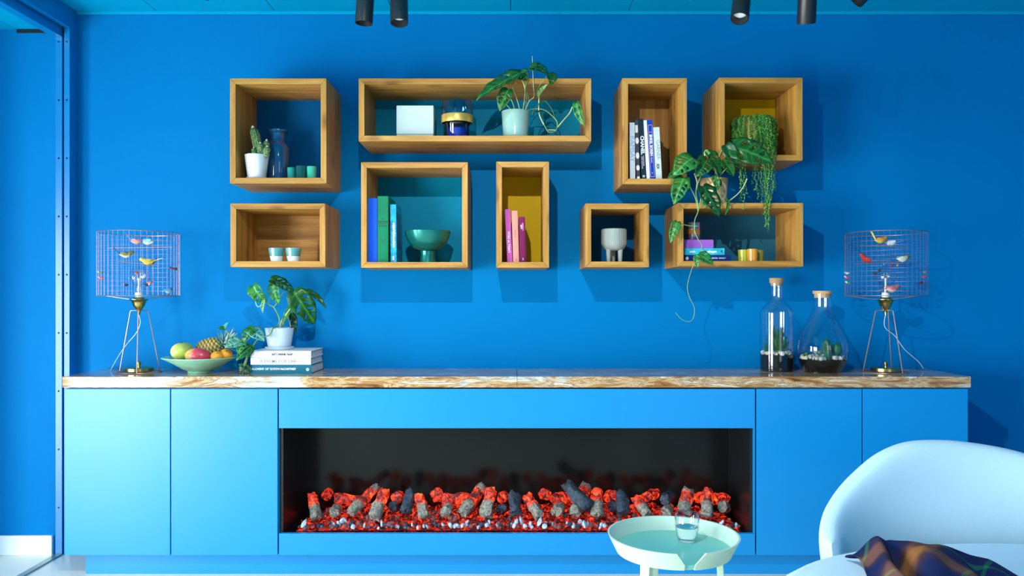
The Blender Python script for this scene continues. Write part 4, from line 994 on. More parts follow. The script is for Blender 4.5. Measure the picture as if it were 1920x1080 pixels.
# --- trailing string-of-pearls in the gold pot
y0 = -0.19; s_ = mm(y0); z7 = S7[0]
p4 = thing('trailing_plant', 'string-of-pearls plant spilling over a golden pot in the ochre-backed shelf', 'plant', ((1413 - CX) * s_, y0, z7 + 0.0004))
GOLD = M('gold_glaze', (0.62, 0.46, 0.08), rough=0.16, metal=0.7, var=0.08)
hp4 = (CAMZ - (226 - CY) * s_) - z7; rp4 = 35.5 * s_
pot(p4, rp4, rp4 * .95, hp4, GOLD)
PEARL = [M('pearl_green', (0.05, 0.26, 0.03), rough=0.3, var=0.4, vs_=120), M('pearl_dark', (0.015, 0.12, 0.02), rough=0.3, var=0.4, vs_=120), M('pearl_light', (0.14, 0.40, 0.06), rough=0.3, var=0.3, vs_=120)]
rg = random.Random(77)
def strand(ang, zend, front, seed):
    rr = random.Random(seed)
    c, s = math.cos(ang), math.sin(ang)
    wob = lambda k: (rr.random() - .5) * k
    pts = [Vector((c * rp4 * .55, s * rp4 * .55, hp4 - .008)), Vector((c * rp4 * .93, s * rp4 * .93, hp4 + .006 + wob(.006))), Vector((c * (rp4 + .010), s * (rp4 + .010), hp4 - .012))]
    z = hp4 - .03
    x_, y_ = c * (rp4 + .011), s * (rp4 + .011)
    while z > zend:
        tgt = min(1, max(0, (hp4 - .03 - z) / max(hp4 - .06, .01)))
        yy = y_ + (front - y_) * tgt if front is not None else y_
        pts.append(Vector((x_ + wob(.011), yy + wob(.005), z)))
        z -= .022
    pts.append(Vector((pts[-1].x + wob(.01), pts[-1].y, zend)))
    cp = catmull(pts, 4)
    mb = MB().tube(cp, 0.0006, 4)
    for q in cp[3:]:
        if rr.random() < .12: continue
        for _ in range(1 if q.z < -0.02 else 2):
            r = rr.uniform(.0020, .0034)
            p = q + Vector((wob(.009), wob(.006), wob(.006)))
            mb.add([p + Vector(v) * r for v in ((1, 0, 0), (-1, 0, 0), (0, 1, 0), (0, -1, 0), (0, 0, 1.2), (0, 0, -1.2))], [(0, 2, 4), (2, 1, 4), (1, 3, 4), (3, 0, 4), (2, 0, 5), (1, 2, 5), (3, 1, 5), (0, 3, 5)])
    return mb.build('strand', PEARL[seed % 3], p4, angle=180)
FRONT = -0.318 - y0
zof = lambda py: P(0, py, -0.318).z - (z7 + 0.0004)
k = 0
for i in range(52):                     # short strands clothing the pot
    a = math.radians(150 + 240 * (i + rg.random() * .8) / 52)
    gold_gap = 236 < math.degrees(a) % 360 < 266
    if gold_gap and i % 3: continue
    end = rg.uniform(0.004, hp4 * .55)
    strand(a, end, None, 100 + i)
for xp, ye in ((1384, 352), (1387, 372), (1391, 378), (1394, 392), (1398, 362), (1412, 345), (1417, 356), (1421, 372), (1424, 366), (1428, 340), (1430, 380), (1433, 402), (1435, 424), (1437, 420), (1439, 434), (1441, 428), (1443, 412), (1445, 396), (1447, 372), (1451, 350), (1453, 356), (1440, 388), (1436, 376), (1432, 362)):
    xw = (xp - CX) * mm(-0.318) - p4.location.x
    a = -math.acos(max(-.98, min(.98, xw / (rp4 + .011))))
    strand(a, zof(ye), FRONT, 200 + k); k += 1

# --- cactus in white pot
y0 = -0.23; s_ = mm(y0)
p5 = thing('potted_cactus', 'cluster of small column cacti in a white pot in the top left shelf', 'cactus', ((481.5 - CX) * s_, y0, z1_ + 0.0004))
hp5 = (CAMZ - (291 - CY) * s_) - z1_
pot(p5, 22.3 * s_, 16.6 * s_, hp5 - .006, WHITE, saucer=(19.6 * s_, .011), z0=.005)
def cactus_mat(name, c):
    m, nt, b = new_mat(name)
    mp = coords(nt, 'Object'); v = nt.nodes.new('ShaderNodeTexVoronoi'); v.inputs['Scale'].default_value = 240
    nt.links.new(mp.outputs[0], v.inputs['Vector'])
    r = ramp(nt, [(0.0, (0.75, 0.7, 0.5)), (0.28, (0.45, 0.42, 0.2)), (0.4, c), (1.0, tuple(x * .6 for x in c))])
    nt.links.new(v.outputs['Distance'], r.inputs[0]); nt.links.new(r.outputs[0], b.inputs['Base Color']); b.inputs['Roughness'].default_value = .6
    return m
CACT = cactus_mat('cactus_green', (0.05, 0.17, 0.035)); CACTB = M('cactus_dark', (0.012, 0.10, 0.03), rough=.45, var=.3, vs_=60); WOOL = M('cactus_wool', (0.75, 0.74, 0.66), rough=.9)
def column(parent, a, b_, r, mat=None, wool=True, ribs=12, bow=0.0, name='cactus_column'):
    off = Vector(parent.location); a = Vector(a) - off; b_ = Vector(b_) - off
    d = b_ - a; L = d.length; d = d.normalized(); u = d.orthogonal().normalized(); w = d.cross(u)
    seg = ribs * 2
    def fn(i, j):
        t = i
        rr = r * (0.82 + .18 * math.sin(min(1, t * 1.6) * PI / 2)) * (1 if t < .72 else math.sqrt(max(0, 1 - ((t - .72) / .28) ** 2)))
        an = 2 * PI * j
        rr *= 1 + (.09 if round(j * seg) % 2 else -.05)
        return a + d * (t * L) + Vector((0, 0, 1)).cross(d) * 0 + u * math.cos(an) * rr + w * math.sin(an) * rr + Vector((bow * math.sin(t * PI), 0, 0))
    o = MB().grid(fn, 14, seg, wrap_v=True).build(name, mat or CACT, parent, angle=60)
    if wool:
        q = a + d * L * .985
        MB().lathe([(0, -r * .3), (r * .42, -r * .15), (r * .3, r * .25), (0, r * .5)], 8, c=tuple(q)).build('woolly_tip', WOOL, o)
    return o
column(p5, P(484, 294, y0), P(474, 238, y0), 8.2 * s_, bow=0.006)
column(p5, P(488, 294, y0 - .02), P(488, 268, y0 - .02), 5.6 * s_); column(p5, P(498, 294, y0), P(500, 263, y0), 6 * s_); column(p5, P(499, 294, y0 - .025), P(501, 275, y0 - .025), 6.2 * s_); column(p5, P(477, 294, y0 - .02), P(476, 277, y0 - .02), 4.4 * s_)
# ------------------------------------------------------------------ bird cage lamps
def bird_mat(name, back, belly, head):
    if name in _mc: return _mc[name]
    m, nt, b = new_mat(name)
    tc = nt.nodes.new('ShaderNodeTexCoord'); sp = nt.nodes.new('ShaderNodeSeparateXYZ'); nt.links.new(tc.outputs['Object'], sp.inputs[0])
    r1 = ramp(nt, [(0.42, belly), (0.58, back)])
    mp = nt.nodes.new('ShaderNodeMapRange'); mp.inputs[1].default_value = -0.5; mp.inputs[2].default_value = 0.5
    nt.links.new(sp.outputs[2], mp.inputs[0]); nt.links.new(mp.outputs[0], r1.inputs[0])
    r2 = ramp(nt, [(0.66, (0, 0, 0)), (0.74, (1, 1, 1))])
    mq = nt.nodes.new('ShaderNodeMapRange'); mq.inputs[1].default_value = -1.0; mq.inputs[2].default_value = 1.0
    nt.links.new(sp.outputs[0], mq.inputs[0]); nt.links.new(mq.outputs[0], r2.inputs[0])
    mx = nt.nodes.new('ShaderNodeMix'); mx.data_type = 'RGBA'; mx.inputs[7].default_value = (*head, 1)
    nt.links.new(r2.outputs[0], mx.inputs[0]); nt.links.new(r1.outputs[0], mx.inputs[6]); nt.links.new(mx.outputs[2], b.inputs['Base Color'])
    b.inputs['Roughness'].default_value = .75
    n = nt.nodes.new('ShaderNodeTexNoise'); n.inputs['Scale'].default_value = 14; nt.links.new(tc.outputs['Object'], n.inputs['Vector'])
    add_bump(nt, b, n.outputs['Fac'], .5, .05)
    _mc[name] = m
    return m
# unit bird: body length 2 (x -1..1), beak at +x
SECT = [(-1.0, .02, .08, .06), (-.82, .0, .20, .17), (-.5, -.05, .36, .33), (-.15, -.07, .44, .42), (.2, -.01, .42, .40), (.45, .12, .34, .32), (.62, .25, .28, .27), (.78, .28, .24, .23), (.9, .26, .15, .14), (.98, .24, .05, .05)]
def unit_bird():
    mb = MB(); vs_, fs_ = [], []; n = 14
    for (x, z, rz, ry) in SECT:
        for k in range(n):
            a = 2 * PI * k / n
            vs_.append((x, ry * math.cos(a), z + rz * math.sin(a)))
    for i in range(len(SECT) - 1):
        for k in range(n):
            k2 = (k + 1) % n
            fs_.append((i * n + k, i * n + k2, (i + 1) * n + k2, (i + 1) * n + k))
    fs_ += [tuple(range(n)), tuple((len(SECT) - 1) * n + k for k in range(n))]
    return mb.add(vs_, fs_)
def tail_mb(L, w0=.14, w1=.2):
    return MB().add([(0, -w0, .03), (0, w0, .03), (-L, w1, .03), (-L, -w1, .03), (0, -w0, -.03), (0, w0, -.03), (-L, w1, -.01), (-L, -w1, -.01)], [(0, 1, 2, 3), (7, 6, 5, 4), (0, 4, 5, 1), (1, 5, 6, 2), (2, 6, 7, 3), (3, 7, 4, 0)])
def wing_mb():
    return MB().lathe([(0, -.06), (.5, -.03), (.55, 0), (.5, .03), (0, .06)], 14, sx=1.0, sy=.42)
BEAKM = M('beak_dark', (0.05, 0.04, 0.03), rough=.4)
def bird(parent, pos, half, head_deg, tail_up, colors, key, tail=1.0, feet=True, pitch=0.0):
    """pos = body centre (world), half = half body length; head_deg heading about z (0 = to the right)"""
    back, belly, head, tailc, wingc = colors
    b = unit_bird().build('bird', bird_mat('feathers_' + key, back, belly, head), parent, angle=60)
    b.location = Vector(pos) - Vector(parent.location); b.rotation_euler = (0, -pitch, math.radians(head_deg)); b.scale = (half * 1.25,) * 3
    TM = M('feather_%.2f_%.2f_%.2f' % tailc, tailc, rough=.8, var=.2, vs_=9); WM = M('feather_%.2f_%.2f_%.2f' % wingc, wingc, rough=.8, var=.2, vs_=9)
    t = tail_mb(tail).build('tail', TM, b, bevel=.01); t.location = (-.85, 0, .05); t.rotation_euler = (0, tail_up, 0)
    for s in (-1, 1):
        w = wing_mb().build('wing', WM, b); w.location = (-.22, s * .40, .06); w.rotation_euler = (PI / 2, .25, -s * .10)
    bk = MB().tube([(0, 0, 0), (.2, 0, -.03)], [.06, .01], 7).build('beak', BEAKM, b); bk.location = (.96, 0, .25)
    for s in (-1, 1):
        MB().lathe([(0, -.03), (.03, 0), (0, .03)], 8).build('eye', BEAKM, b, loc=(.8, s * .2, .33))
        if feet: MB().tube([(0.05, s * .12, -.42), (0.05, s * .12, -.72)], .03, 6).build('foot', BEAKM, b)
    return b
def mini_bird(parent, pos, r, head_deg, c1, c2):
    b = unit_bird().build('small_bird', bird_mat('mini_%.1f%.1f%.1f%.1f%.1f%.1f' % (c1 + c2), c2, c2, c1), parent, angle=60)
    b.location = Vector(pos) - Vector(parent.location); b.rotation_euler = (0, 0, math.radians(head_deg)); b.scale = (r * 1.25,) * 3
    t = tail_mb(.9, .16, .12).build('tail', M('mini_tail', (0.03, 0.025, 0.03), rough=.7), b); t.location = (-.85, 0, .03)
    return b
YLMP = -0.184; sl = mm(YLMP)
def lamp(cxp, label, rot0, cable_px, cable_y, tilt):
    cx = (cxp - CX) * sl
    t = thing('bird_cage_lamp', label, 'lamp', (cx, YLMP, ZW + 0.0004))
    zo = ZW + 0.0004
    Z = lambda py: (CAMZ - (py - CY) * sl) - zo
    R = 71 * sl
    zt_, zb_ = Z(437), Z(554.5)
    MB().ring((0, 0, zt_), R, .0017, 64, 6).build('top_ring', COPPER, t)
    MB().ring((0, 0, zb_), R, .0017, 64, 6).build('bottom_ring', COPPER, t)
    wires = MB(); nv = 46
    for k in range(nv):
        a = 2 * PI * k / nv
        p = Vector((R * math.cos(a), R * math.sin(a), 0))
        wires.tube([p + Vector((0, 0, zb_)), p + Vector((0, 0, zt_))], .00034, 4)
    for j in range(1, 13):
        wires.ring((0, 0, zb_ + (zt_ - zb_) * j / 13), R, .00026, 48, 4)
    w = wires.build('cage_wires', M('copper_wire_dull', (0.50, 0.24, 0.20), rough=.4, metal=.7), t); w['kind'] = 'stuff'
    zc_ = Z(561)
    for k in range(3):
        a = math.radians(rot0 + 120 * k)
        MB().tube([(R * math.cos(a), R * math.sin(a), zb_), (.030 * math.cos(a), .030 * math.sin(a), zc_ - .002)], .0014, 6).build('cage_strut', COPPER, t)
    zq = Z(582)
    MB().lathe([(0, zc_ + .008), (.021, zc_ + .008), (.024, zc_ + .003), (.041, zc_), (.041, zc_ - .002), (.034, zc_ - .006), (.028, zc_ - .018), (.024, zc_ - .03), (.016, zc_ - .041), (.009, zq), (.008, zq - .006), (.0055, zq - .008), (.0055, zq - .02), (0, zq - .02)], 36).build('socket_cup', BRASS, t)
    SOCK = M('socket_white', (0.7, 0.75, 0.75), rough=.25)
    MB().lathe([(0, zc_ + .008), (.016, zc_ + .008), (.017, zc_ + .02), (.015, zc_ + .03), (0, zc_ + .03)], 20).build('socket', SOCK, t)
    bz = Z(519); br = .043
    bl = MB().lathe([(.012, zc_ + .03), (.0135, bz - br * 1.05), (.022, bz - br * .86), (.036, bz - br * .55), (br * .985, bz - .006), (br * .95, bz + br * .32), (br * .72, bz + br * .7), (br * .38, bz + br * .93), (.0, bz + br)], 32).build('bulb', thin_glass('bulb_glass', (0.97, 0.99, 1.0), boost=1.5), t)
    MB().tube([(0, 0, zc_ + .03), (0, 0, bz - .006)], .004, 10).build('filament_stem', SOCK, bl)
    for s in (-1, 1):
        MB().tube([(s * .006, 0, bz - .016), (s * .007, 0, bz + .018)], .0016, 6).build('filament', M('filament', (0.7, 0.35, 0.12), rough=.4, metal=.5), bl)
    # tripod
    for k in range(3):
        a = math.radians(rot0 + 120 * k); q = Vector((math.cos(a), math.sin(a), 0))
        pts = [q * .008 + Vector((0, 0, zq)), q * .036 + Vector((0, 0, zq)), q * .042 + Vector((0, 0, zq - .004)), q * .095 + Vector((0, 0, .003))]
        MB().tube(pts, .0022, 8).build('leg', COPPER, t)
    MB().ring((0, 0, .0022), .095, .0022, 56, 6).build('base_ring', COPPER, t)
    MB().lathe([(0, .004), (.058, .004), (.062, .006), (.062, .019), (.058, .022), (0, .022)], 40).build('base_disc', BRASS, t)
    MB().lathe([(0, .022), (.006, .022), (.005, .03), (.0085, .036), (.0085, .044), (.004, .048), (0, .048)], 16).build('base_knob', BRASS, t)
    pts = [(0, 0, zq - .02)] + [tuple(P(x, y, cable_y * k_ + YLMP * (1 - k_)) - Vector(t.location)) for x, y, k_ in cable_px]
    MB().tube(catmull(pts, 6), .0016, 6).build('cable', M('cable_clear', (0.62, 0.70, 0.75), rough=.3), t)
    return t
L1 = lamp(260.5, 'copper bird cage lamp with bright birds at the left end of the worktop', 50, [(263, 606, .1), (255, 625, .2), (238, 645, .4), (222, 668, .7), (207.5, 694, 1.0)], -0.12, 0)
L2 = lamp(1660.5, 'copper bird cage lamp with bright birds at the right end of the worktop', 50, [(1658, 604, .1), (1661, 616, .2), (1678, 630, .4), (1696, 655, .6), (1722, 678, .9), (1731, 691, 1.0)], -0.10, 0)
def perch(t, a, b_, r=.0018, m=None):
    off = Vector(t.location)
    return MB().tube([Vector(a) - off, Vector(b_) - off], r, 7).build('perch', m or COPPER, t)
RED, PINK, WHT, BLU, CYA, YLW, OLV, BLK, ORG, CRM = (.5, .02, .02), (.85, .25, .25), (.8, .84, .82), (.02, .10, .38), (.25, .60, .75), (.85, .62, .06), (.25, .2, .05), (.03, .03, .03), (.85, .35, .02), (.72, .74, .5)
yf = YLMP - .03
# left lamp
perch(L1, P(202, 465, yf), P(323, 463.5, yf)); perch(L1, P(222, 490, yf - .06), P(300, 498, yf - .02), .0014)
bird(L1, P(258, 452, yf), .024, 8, .95, (PINK, (.9, .5, .45), PINK, (.9, .45, .42), (.8, .3, .3)), 'pink', 1.3)
bird(L1, P(275, 452.5, yf - .004), .026, 184, .25, (CYA, WHT, BLU, (.1, .3, .4), CYA), 'bluewhite', 1.1)
bird(L1, P(238, 477, yf - .05), .025, 10, .75, (OLV, (.75, .72, .5), OLV, (.03, .03, .05), OLV), 'olive', 1.25)
bird(L1, P(275, 490, yf - .035), .026, 183, .28, (YLW, YLW, YLW, (.85, .8, .2), (.5, .35, .05)), 'yellow', 1.3)
bird(L1, P(283, 493, yf - .0), .016, 150, .7, ((.35, .02, .05), (.5, .04, .06), (.3, .02, .04), (.5, .02, .08), (.3, .02, .04)), 'crimson', 1.6)
bird(L1, P(316, 545, YLMP - .1), .018, 75, -.3, (CYA, (.5, .8, .8), BLU, CYA, CYA), 'cyan', .8)
for (px, py, yy, hd, c1, c2) in ((188, 511, YLMP, 182, WHT, (.05, .3, .1)), (189, 521, YLMP - .02, 180, WHT, (.8, .15, .15)), (331, 504, YLMP, 5, (.3, .6, .2), BLK), (323, 503, YLMP - .05, 178, BLK, (.25, .03, .05)),
                             (257, 511, YLMP - .16, 60, WHT, (.8, .2, .15)), (243, 520, YLMP - .165, 100, WHT, CYA), (269, 519, YLMP - .165, 20, (.8, .3, .5), WHT), (281, 530, YLMP - .16, 10, RED, (.9, .2, .2)), (236, 534, YLMP - .165, 170, (.7, .3, .5), BLK), (276, 534, YLMP - .165, 5, WHT, BLK)):
    mini_bird(L1, P(px, py, yy), .0105, hd, c1, c2)
# right lamp
perch(L2, P(1613, 460, yf), P(1703, 464, yf)); perch(L2, P(1604, 495, yf - .05), P(1720, 488.5, yf - .02), .0014)
bird(L2, P(1652, 450, yf), .025, 8, 1.05, (ORG, YLW, ORG, YLW, ORG), 'orange', 1.3)
bird(L2, P(1668, 455, yf + .02), .024, 170, .2, (WHT, WHT, (.5, .5, .5), (.2, .3, .4), (.45, .6, .7)), 'white', 1.1)
bird(L2, P(1622, 485, yf - .04), .024, 160, .5, (RED, RED, (.55, .03, .02), (.3, .02, .03), (.45, .02, .02)), 'red', 1.2, pitch=.5)
bird(L2, P(1694, 485, yf - .03), .025, 8, .45, (CRM, WHT, (.35, .2, .05), (.02, .12, .2), CRM), 'cream', 1.3)
bird(L2, P(1674, 541, YLMP - .1), .028, 10, -.3, (PINK, (.85, .6, .55), (.8, .2, .2), (.55, .2, .12), (.7, .2, .2)), 'rose', 1.3, feet=False)
for (px, py, yy, hd, c1, c2) in ((1588, 512, YLMP, 180, (.3, .5, .9), WHT), (1588, 520, YLMP - .02, 180, (.9, .5, .7), (.7, .1, .2)), (1590, 530, YLMP - .02, 178, WHT, (.05, .4, .1)), (1735, 510, YLMP, 10, BLU, (.3, .3, .3)), (1733, 519, YLMP - .02, 12, (.9, .3, .3), (.7, .1, .1)), (1728, 530, YLMP - .03, 4, (.8, .2, .5), BLK),
                             (1660, 497, YLMP - .16, 90, WHT, BLU), (1672, 498, YLMP - .162, 80, (.9, .2, .2), RED), (1683.5, 497, YLMP - .16, 60, ORG, (.85, .5, .1)), (1640, 513, YLMP - .16, 120, (.02, .12, .08), BLK), (1649, 507, YLMP - .16, 90, (.35, .25, .2), BLK)):
    mini_bird(L2, P(px, py, yy), .0105, hd, c1, c2)

# ------------------------------------------------------------------ fruit bowl
yb0 = -0.2; sb = mm(yb0)
fbw = thing('fruit_bowl', 'weathered mint green fruit bowl on the worktop beside the left lamp', 'bowl', ((375.5 - CX) * sb, yb0, ZW + 0.0004))
def mint_worn():
    m, nt, b = new_mat('mint_worn_glaze')
    mp = coords(nt, 'Object', (1, 1, 3)); n = noise_n(nt, mp, 30, 6, .7, .4)
    r = ramp(nt, [(.28, (.05, .13, .07)), (.36, (.26, .58, .42)), (.7, (.36, .70, .54))])
    nt.links.new(n.outputs['Fac'], r.inputs[0]); nt.links.new(r.outputs[0], b.inputs['Base Color']); b.inputs['Roughness'].default_value = .3
    return m
MW = mint_worn()
rb_ = 68 * sb; zr = (CAMZ - (669 - CY) * sb) - ZW
MB().lathe([(0, 0), (.052, 0), (.053, .006), (.05, .008), (.075, .018), (.115, .043), (rb_ * .93, zr - .009), (rb_, zr - .003), (rb_, zr), (rb_ * .97, zr), (rb_ * .91, zr - .007), (.11, .046), (.07, .024), (0, .016)], 56).build('bowl', MW, fbw)
ZB_ = ZW + .03
def fruit(name, label, cat, px, py, y, r, mat, sx=1, sz=1, tilt=0.0, shape=None, group='fruit in the mint bowl'):
    c = P(px, py, y)
    t = thing(name, label, cat, tuple(c - Vector((0, 0, r * sz))), group=group)
    prof = []
    for k in range(15):
        a = -PI / 2 + PI * k / 14
        rr = r * math.cos(a) * (1 if shape is None else shape(math.sin(a)))
        prof.append((max(rr, 0), r * sz * math.sin(a)))
    prof[0] = (0, prof[0][1]); prof[-1] = (0, prof[-1][1])
    o = MB().lathe(prof, 28, sx=sx).build('skin', mat, t, angle=80); o.location = (0, 0, r * sz); o.rotation_euler = (0, tilt, 0)
    return t, o
def blush(name, c1, c2, axis=0, rough=.35):
    m, nt, b = new_mat(name)
    tc = nt.nodes.new('ShaderNodeTexCoord'); sp = nt.nodes.new('ShaderNodeSeparateXYZ'); nt.links.new(tc.outputs['Generated'], sp.inputs[0])
    n = nt.nodes.new('ShaderNodeTexNoise'); n.inputs['Scale'].default_value = 5; nt.links.new(tc.outputs['Generated'], n.inputs['Vector'])
    ad = nt.nodes.new('ShaderNodeMath'); ad.operation = 'MULTIPLY_ADD'; ad.inputs[1].default_value = .35; nt.links.new(n.outputs['Fac'], ad.inputs[0]); nt.links.new(sp.outputs[axis], ad.inputs[2])
    r = ramp(nt, [(.35, c1), (.62, c2)]); nt.links.new(ad.outputs[0], r.inputs[0]); nt.links.new(r.outputs[0], b.inputs['Base Color'])
    b.inputs['Roughness'].default_value = rough
    return m
APM = blush('apple_yellow_green', (.72, .68, .24), (.50, .58, .10)); dk = M('fruit_stem', (.08, .05, .02), rough=.7)
t, o = fruit('yellow_fruit', 'large pale yellow fruit at the left of the mint bowl', 'fruit', 339.5, 659, -.225, 18.5 * sb, APM, sz=.88)
MB().lathe([(0, 0), (.006, .001), (.004, .003), (0, .003)], 10).build('calyx', dk, o, loc=(0, 0, 18.5 * sb * .87))
t, o = fruit('green_fruit', 'green-yellow fruit behind the large pale yellow one in the bowl', 'fruit', 347, 656, -.128, 16.0 * sb, blush('pear_green', (.52, .58, .12), (.42, .50, .08)), sz=.9)
MB().tube([(0, 0, 16.0 * sb * .85), (.003, 0, 16.0 * sb * 1.08)], .0016, 6).build('stem', dk, o)
t, o = fruit('mango', 'red and yellow mango at the front of the mint bowl', 'mango', 370.5, 668, -.26, 15.5 * sb, blush('mango_skin', (.72, .50, .12), (.62, .05, .08), 0, .3), sx=1.5, tilt=.06)
MB().lathe([(0, -.002), (.004, 0), (0, .003)], 8).build('stem_scar', dk, o, loc=(.02, -15.3 * sb * .9, .004))
ORM = M('orange_peel', (.85, .32, .015), rough=.4, var=.06, vs_=30, bump=.35, bs=420)
for px, py, yy, lab in ((407, 669, -.26, 'orange in the mint bowl right beside the mango'), (424, 664.5, -.235, 'orange at the right edge of the mint bowl under the leaves')):
    t, o = fruit('orange', lab, 'orange', px, py, yy, 11.6 * sb, ORM, sz=.93)
    MB().lathe([(0, 0), (.0035, .0004), (.002, .002), (0, .002)], 8).build('calyx', M('calyx_green', (.25, .3, .08)), o, loc=(.006, -11.6 * sb * .72, 11.6 * sb * .62), rot=(.9, 0, 0))
# pineapple
a_, b__ = P(368, 662, -.15), P(419, 647, -.15)
pa = thing('pineapple', 'ripe pineapple lying at the back of the mint bowl', 'pineapple', tuple(a_), group='fruit in the mint bowl')
ax = (b__ - a_); PLn = ax.length; ax.normalize(); u_ = Vector((0, 0, 1)); u_ = (u_ - ax * u_.dot(ax)).normalized(); w_ = ax.cross(u_)
Rp = 20 * sb
def pine_mat():
    m, nt, b = new_mat('pineapple_skin')
    at = nt.nodes.new('ShaderNodeAttribute'); at.attribute_name = 'eye'
    r = ramp(nt, [(0.0, (.03, .06, .015)), (.35, (.12, .15, .02)), (.6, (.42, .25, .03)), (.9, (.62, .36, .08)), (1.0, (.75, .6, .35))])
    nt.links.new(at.outputs['Fac'], r.inputs[0]); nt.links.new(r.outputs[0], b.inputs['Base Color']); b.inputs['Roughness'].default_value = .5
    return m
nu, nv = 56, 72; ey = []
vs_, fs_ = [], []
for i in range(nu + 1):
    t_ = i / nu
    rr = Rp * (max(0, 1 - abs(2 * t_ - 1) ** 2.8)) ** .5
    for j in range(nv):
        an = 2 * PI * j / nv
        q1 = (t_ * 8 + an / (2 * PI) * 8); q2 = (t_ * 8 - an / (2 * PI) * 8)
        e = abs(math.sin(PI * q1)) * abs(math.sin(PI * q2))
        e = e ** .5; ey.append(min(1, e * 1.05))
        r_ = rr * (1 + .13 * e - .05)
        vs_.append(ax * (t_ * PLn) + (u_ * math.cos(an) + w_ * math.sin(an)) * r_)
for i in range(nu):
    for j in range(nv):
        j2 = (j + 1) % nv
        fs_.append((i * nv + j, i * nv + j2, (i + 1) * nv + j2, (i + 1) * nv + j))
me = MB().add(vs_, fs_).mesh('body', pine_mat(), angle=70)
at = me.attributes.new('eye', 'FLOAT', 'POINT'); at.data.foreach_set('value', ey)
link('body', me, pa)
CRW = M('crown_leaf_grey_green', (.34, .56, .48), rough=.45, var=.3, vs_=40)
rg = random.Random(9)
cr0 = ax * (PLn * .95)
ax2 = (ax + Vector((0, -.25, .55))).normalized(); u2 = (Vector((0, 0, 1)) - ax2 * ax2.z).normalized(); w2_ = ax2.cross(u2)
for k in range(54):
    f = k / 54
    an = k * 2.39996; spread = .15 + 1.15 * f
    rad_ = u2 * math.cos(an) + w2_ * math.sin(an)
    d = (ax2 * math.cos(spread) + rad_ * math.sin(spread)).normalized()
    L = .082 * (1 - .5 * f) * rg.uniform(.8, 1.2)
    sd = d.cross(ax2).normalized()
    nrm = sd.cross(d).normalized()
    wd = .0078
    b0 = cr0 + rad_ * .014 * f + ax2 * (.022 * (1 - f))
    mid = b0 + d * L * .5; tip = b0 + d * L + rad_ * .008
    MB().add([b0 - sd * wd, b0 + sd * wd, mid + sd * wd * .8, mid - sd * wd * .8, tip, b0 - nrm * .003, mid - nrm * .003], [(0, 1, 2, 3), (3, 2, 4), (0, 5, 1), (1, 5, 6, 2), (0, 3, 6, 5), (2, 6, 4), (3, 4, 6)]).build('crown_leaf', CRW, pa)

# ------------------------------------------------------------------ terrariums
TG = thin_glass('terrarium_glass', (0.985, 0.995, 1.0), boost=1.8)
CORK = M('cork', (.55, .34, .16), rough=.85, var=.3, vs_=160, bump=.3, bs=200)
SOILK = M('black_soil', (.005, .006, .007), spec=.1, rough=.8, var=.8, vs_=180, bump=.5, bs=220)
PEB = [M('pebble_white', (.62, .60, .52), rough=.8, var=.2, vs_=60), M('pebble_grey', (.42, .42, .38), rough=.8, var=.3, vs_=60), M('pebble_cream', (.68, .62, .48), rough=.8, var=.2, vs_=60)]
pebm = [rock(500 + k, .0105).mesh('pebble', PEB[k % 3], angle=25) for k in range(6)]
def terrarium(label, cxp, y, prof_px, cork_px, soil_px, opening, pebbles):
    s = mm(y); cx = (cxp - CX) * s
    t = thing('terrarium', label, 'terrarium', (cx, y, ZW + 0.0004))
    Z = lambda py: (CAMZ - (py - CY) * s) - ZW
    prof = [(max(r * s, 0), max(Z(py), 0.0)) for r, py in prof_px]
    pp = catmull([(r, 0, z) for r, z in prof], 5)
    pr = [(max(p.x, 0.0), max(p.z, 0.0)) for p in pp]
    g = MB(); seg = 48
    g.lathe(pr, seg); 
    # drop the round cap faces of the open neck
    g.f = [f for f in g.f if len(f) == 4]
    gl_ = g.build('glass', TG, t, angle=80)
    r0, r1, c0, c1, c2 = cork_px
    MB().lathe([(0, Z(c1)), (r1 * s, Z(c1)), (r1 * s, Z(c2)), (r0 * s * .97, Z(c2)), (r0 * s, Z(c0) - .001), (r0 * s * .97, Z(c0)), (0, Z(c0))], 32).build('cork', CORK, t)
    def rad(z):
        for (ra, za), (rb2, zb2) in zip(pr, pr[1:]):
            if za <= z <= zb2 and zb2 > za: return ra + (rb2 - ra) * (z - za) / (zb2 - za)
        return pr[0][0]
    zs = Z(soil_px)
    MB().lathe([(0, .002)] + [(rad(.003 + (zs - .003) * k / 8) - .0016, .003 + (zs - .003) * k / 8) for k in range(9)] + [(0, zs + .002)], 40).build('soil', SOILK, t)
    rgn = random.Random(int(cxp))
    for i in range(pebbles):
        an = rgn.random() * 2 * PI; q = math.sqrt(rgn.uniform(.35, .95))
        rr = (rad(zs) - .010) * q
        o = link('pebble', pebm[rgn.randrange(6)], t, (rr * math.cos(an), rr * math.sin(an), zs + .004 + rgn.random() * .008))
        o.rotation_euler = (rgn.random() * 6, rgn.random() * 6, rgn.random() * 6); o.scale = (rgn.uniform(.6, 1.05),) * 3
    if opening:
        ox, oy, orr = opening
        c = P(ox, oy, y - rad(Z(oy)) * .82) - Vector(t.location)
        MB().ring(tuple(c), orr * s * .96, .0013, 36, 6, axis='y').build('opening_rim', TG, t)
    return t
T1 = terrarium('tall bottle terrarium with cork, black soil and a leafy succulent', 1456, -0.11, [(0, 695), (27, 695), (29.6, 692), (30, 686), (30, 640), (30, 592), (29, 583), (24, 575), (15, 566), (11.6, 558), (11.4, 545), (11.4, 531)], (13, 10.6, 521.5, 536, 531), 665, (1466, 641, 15), 46)
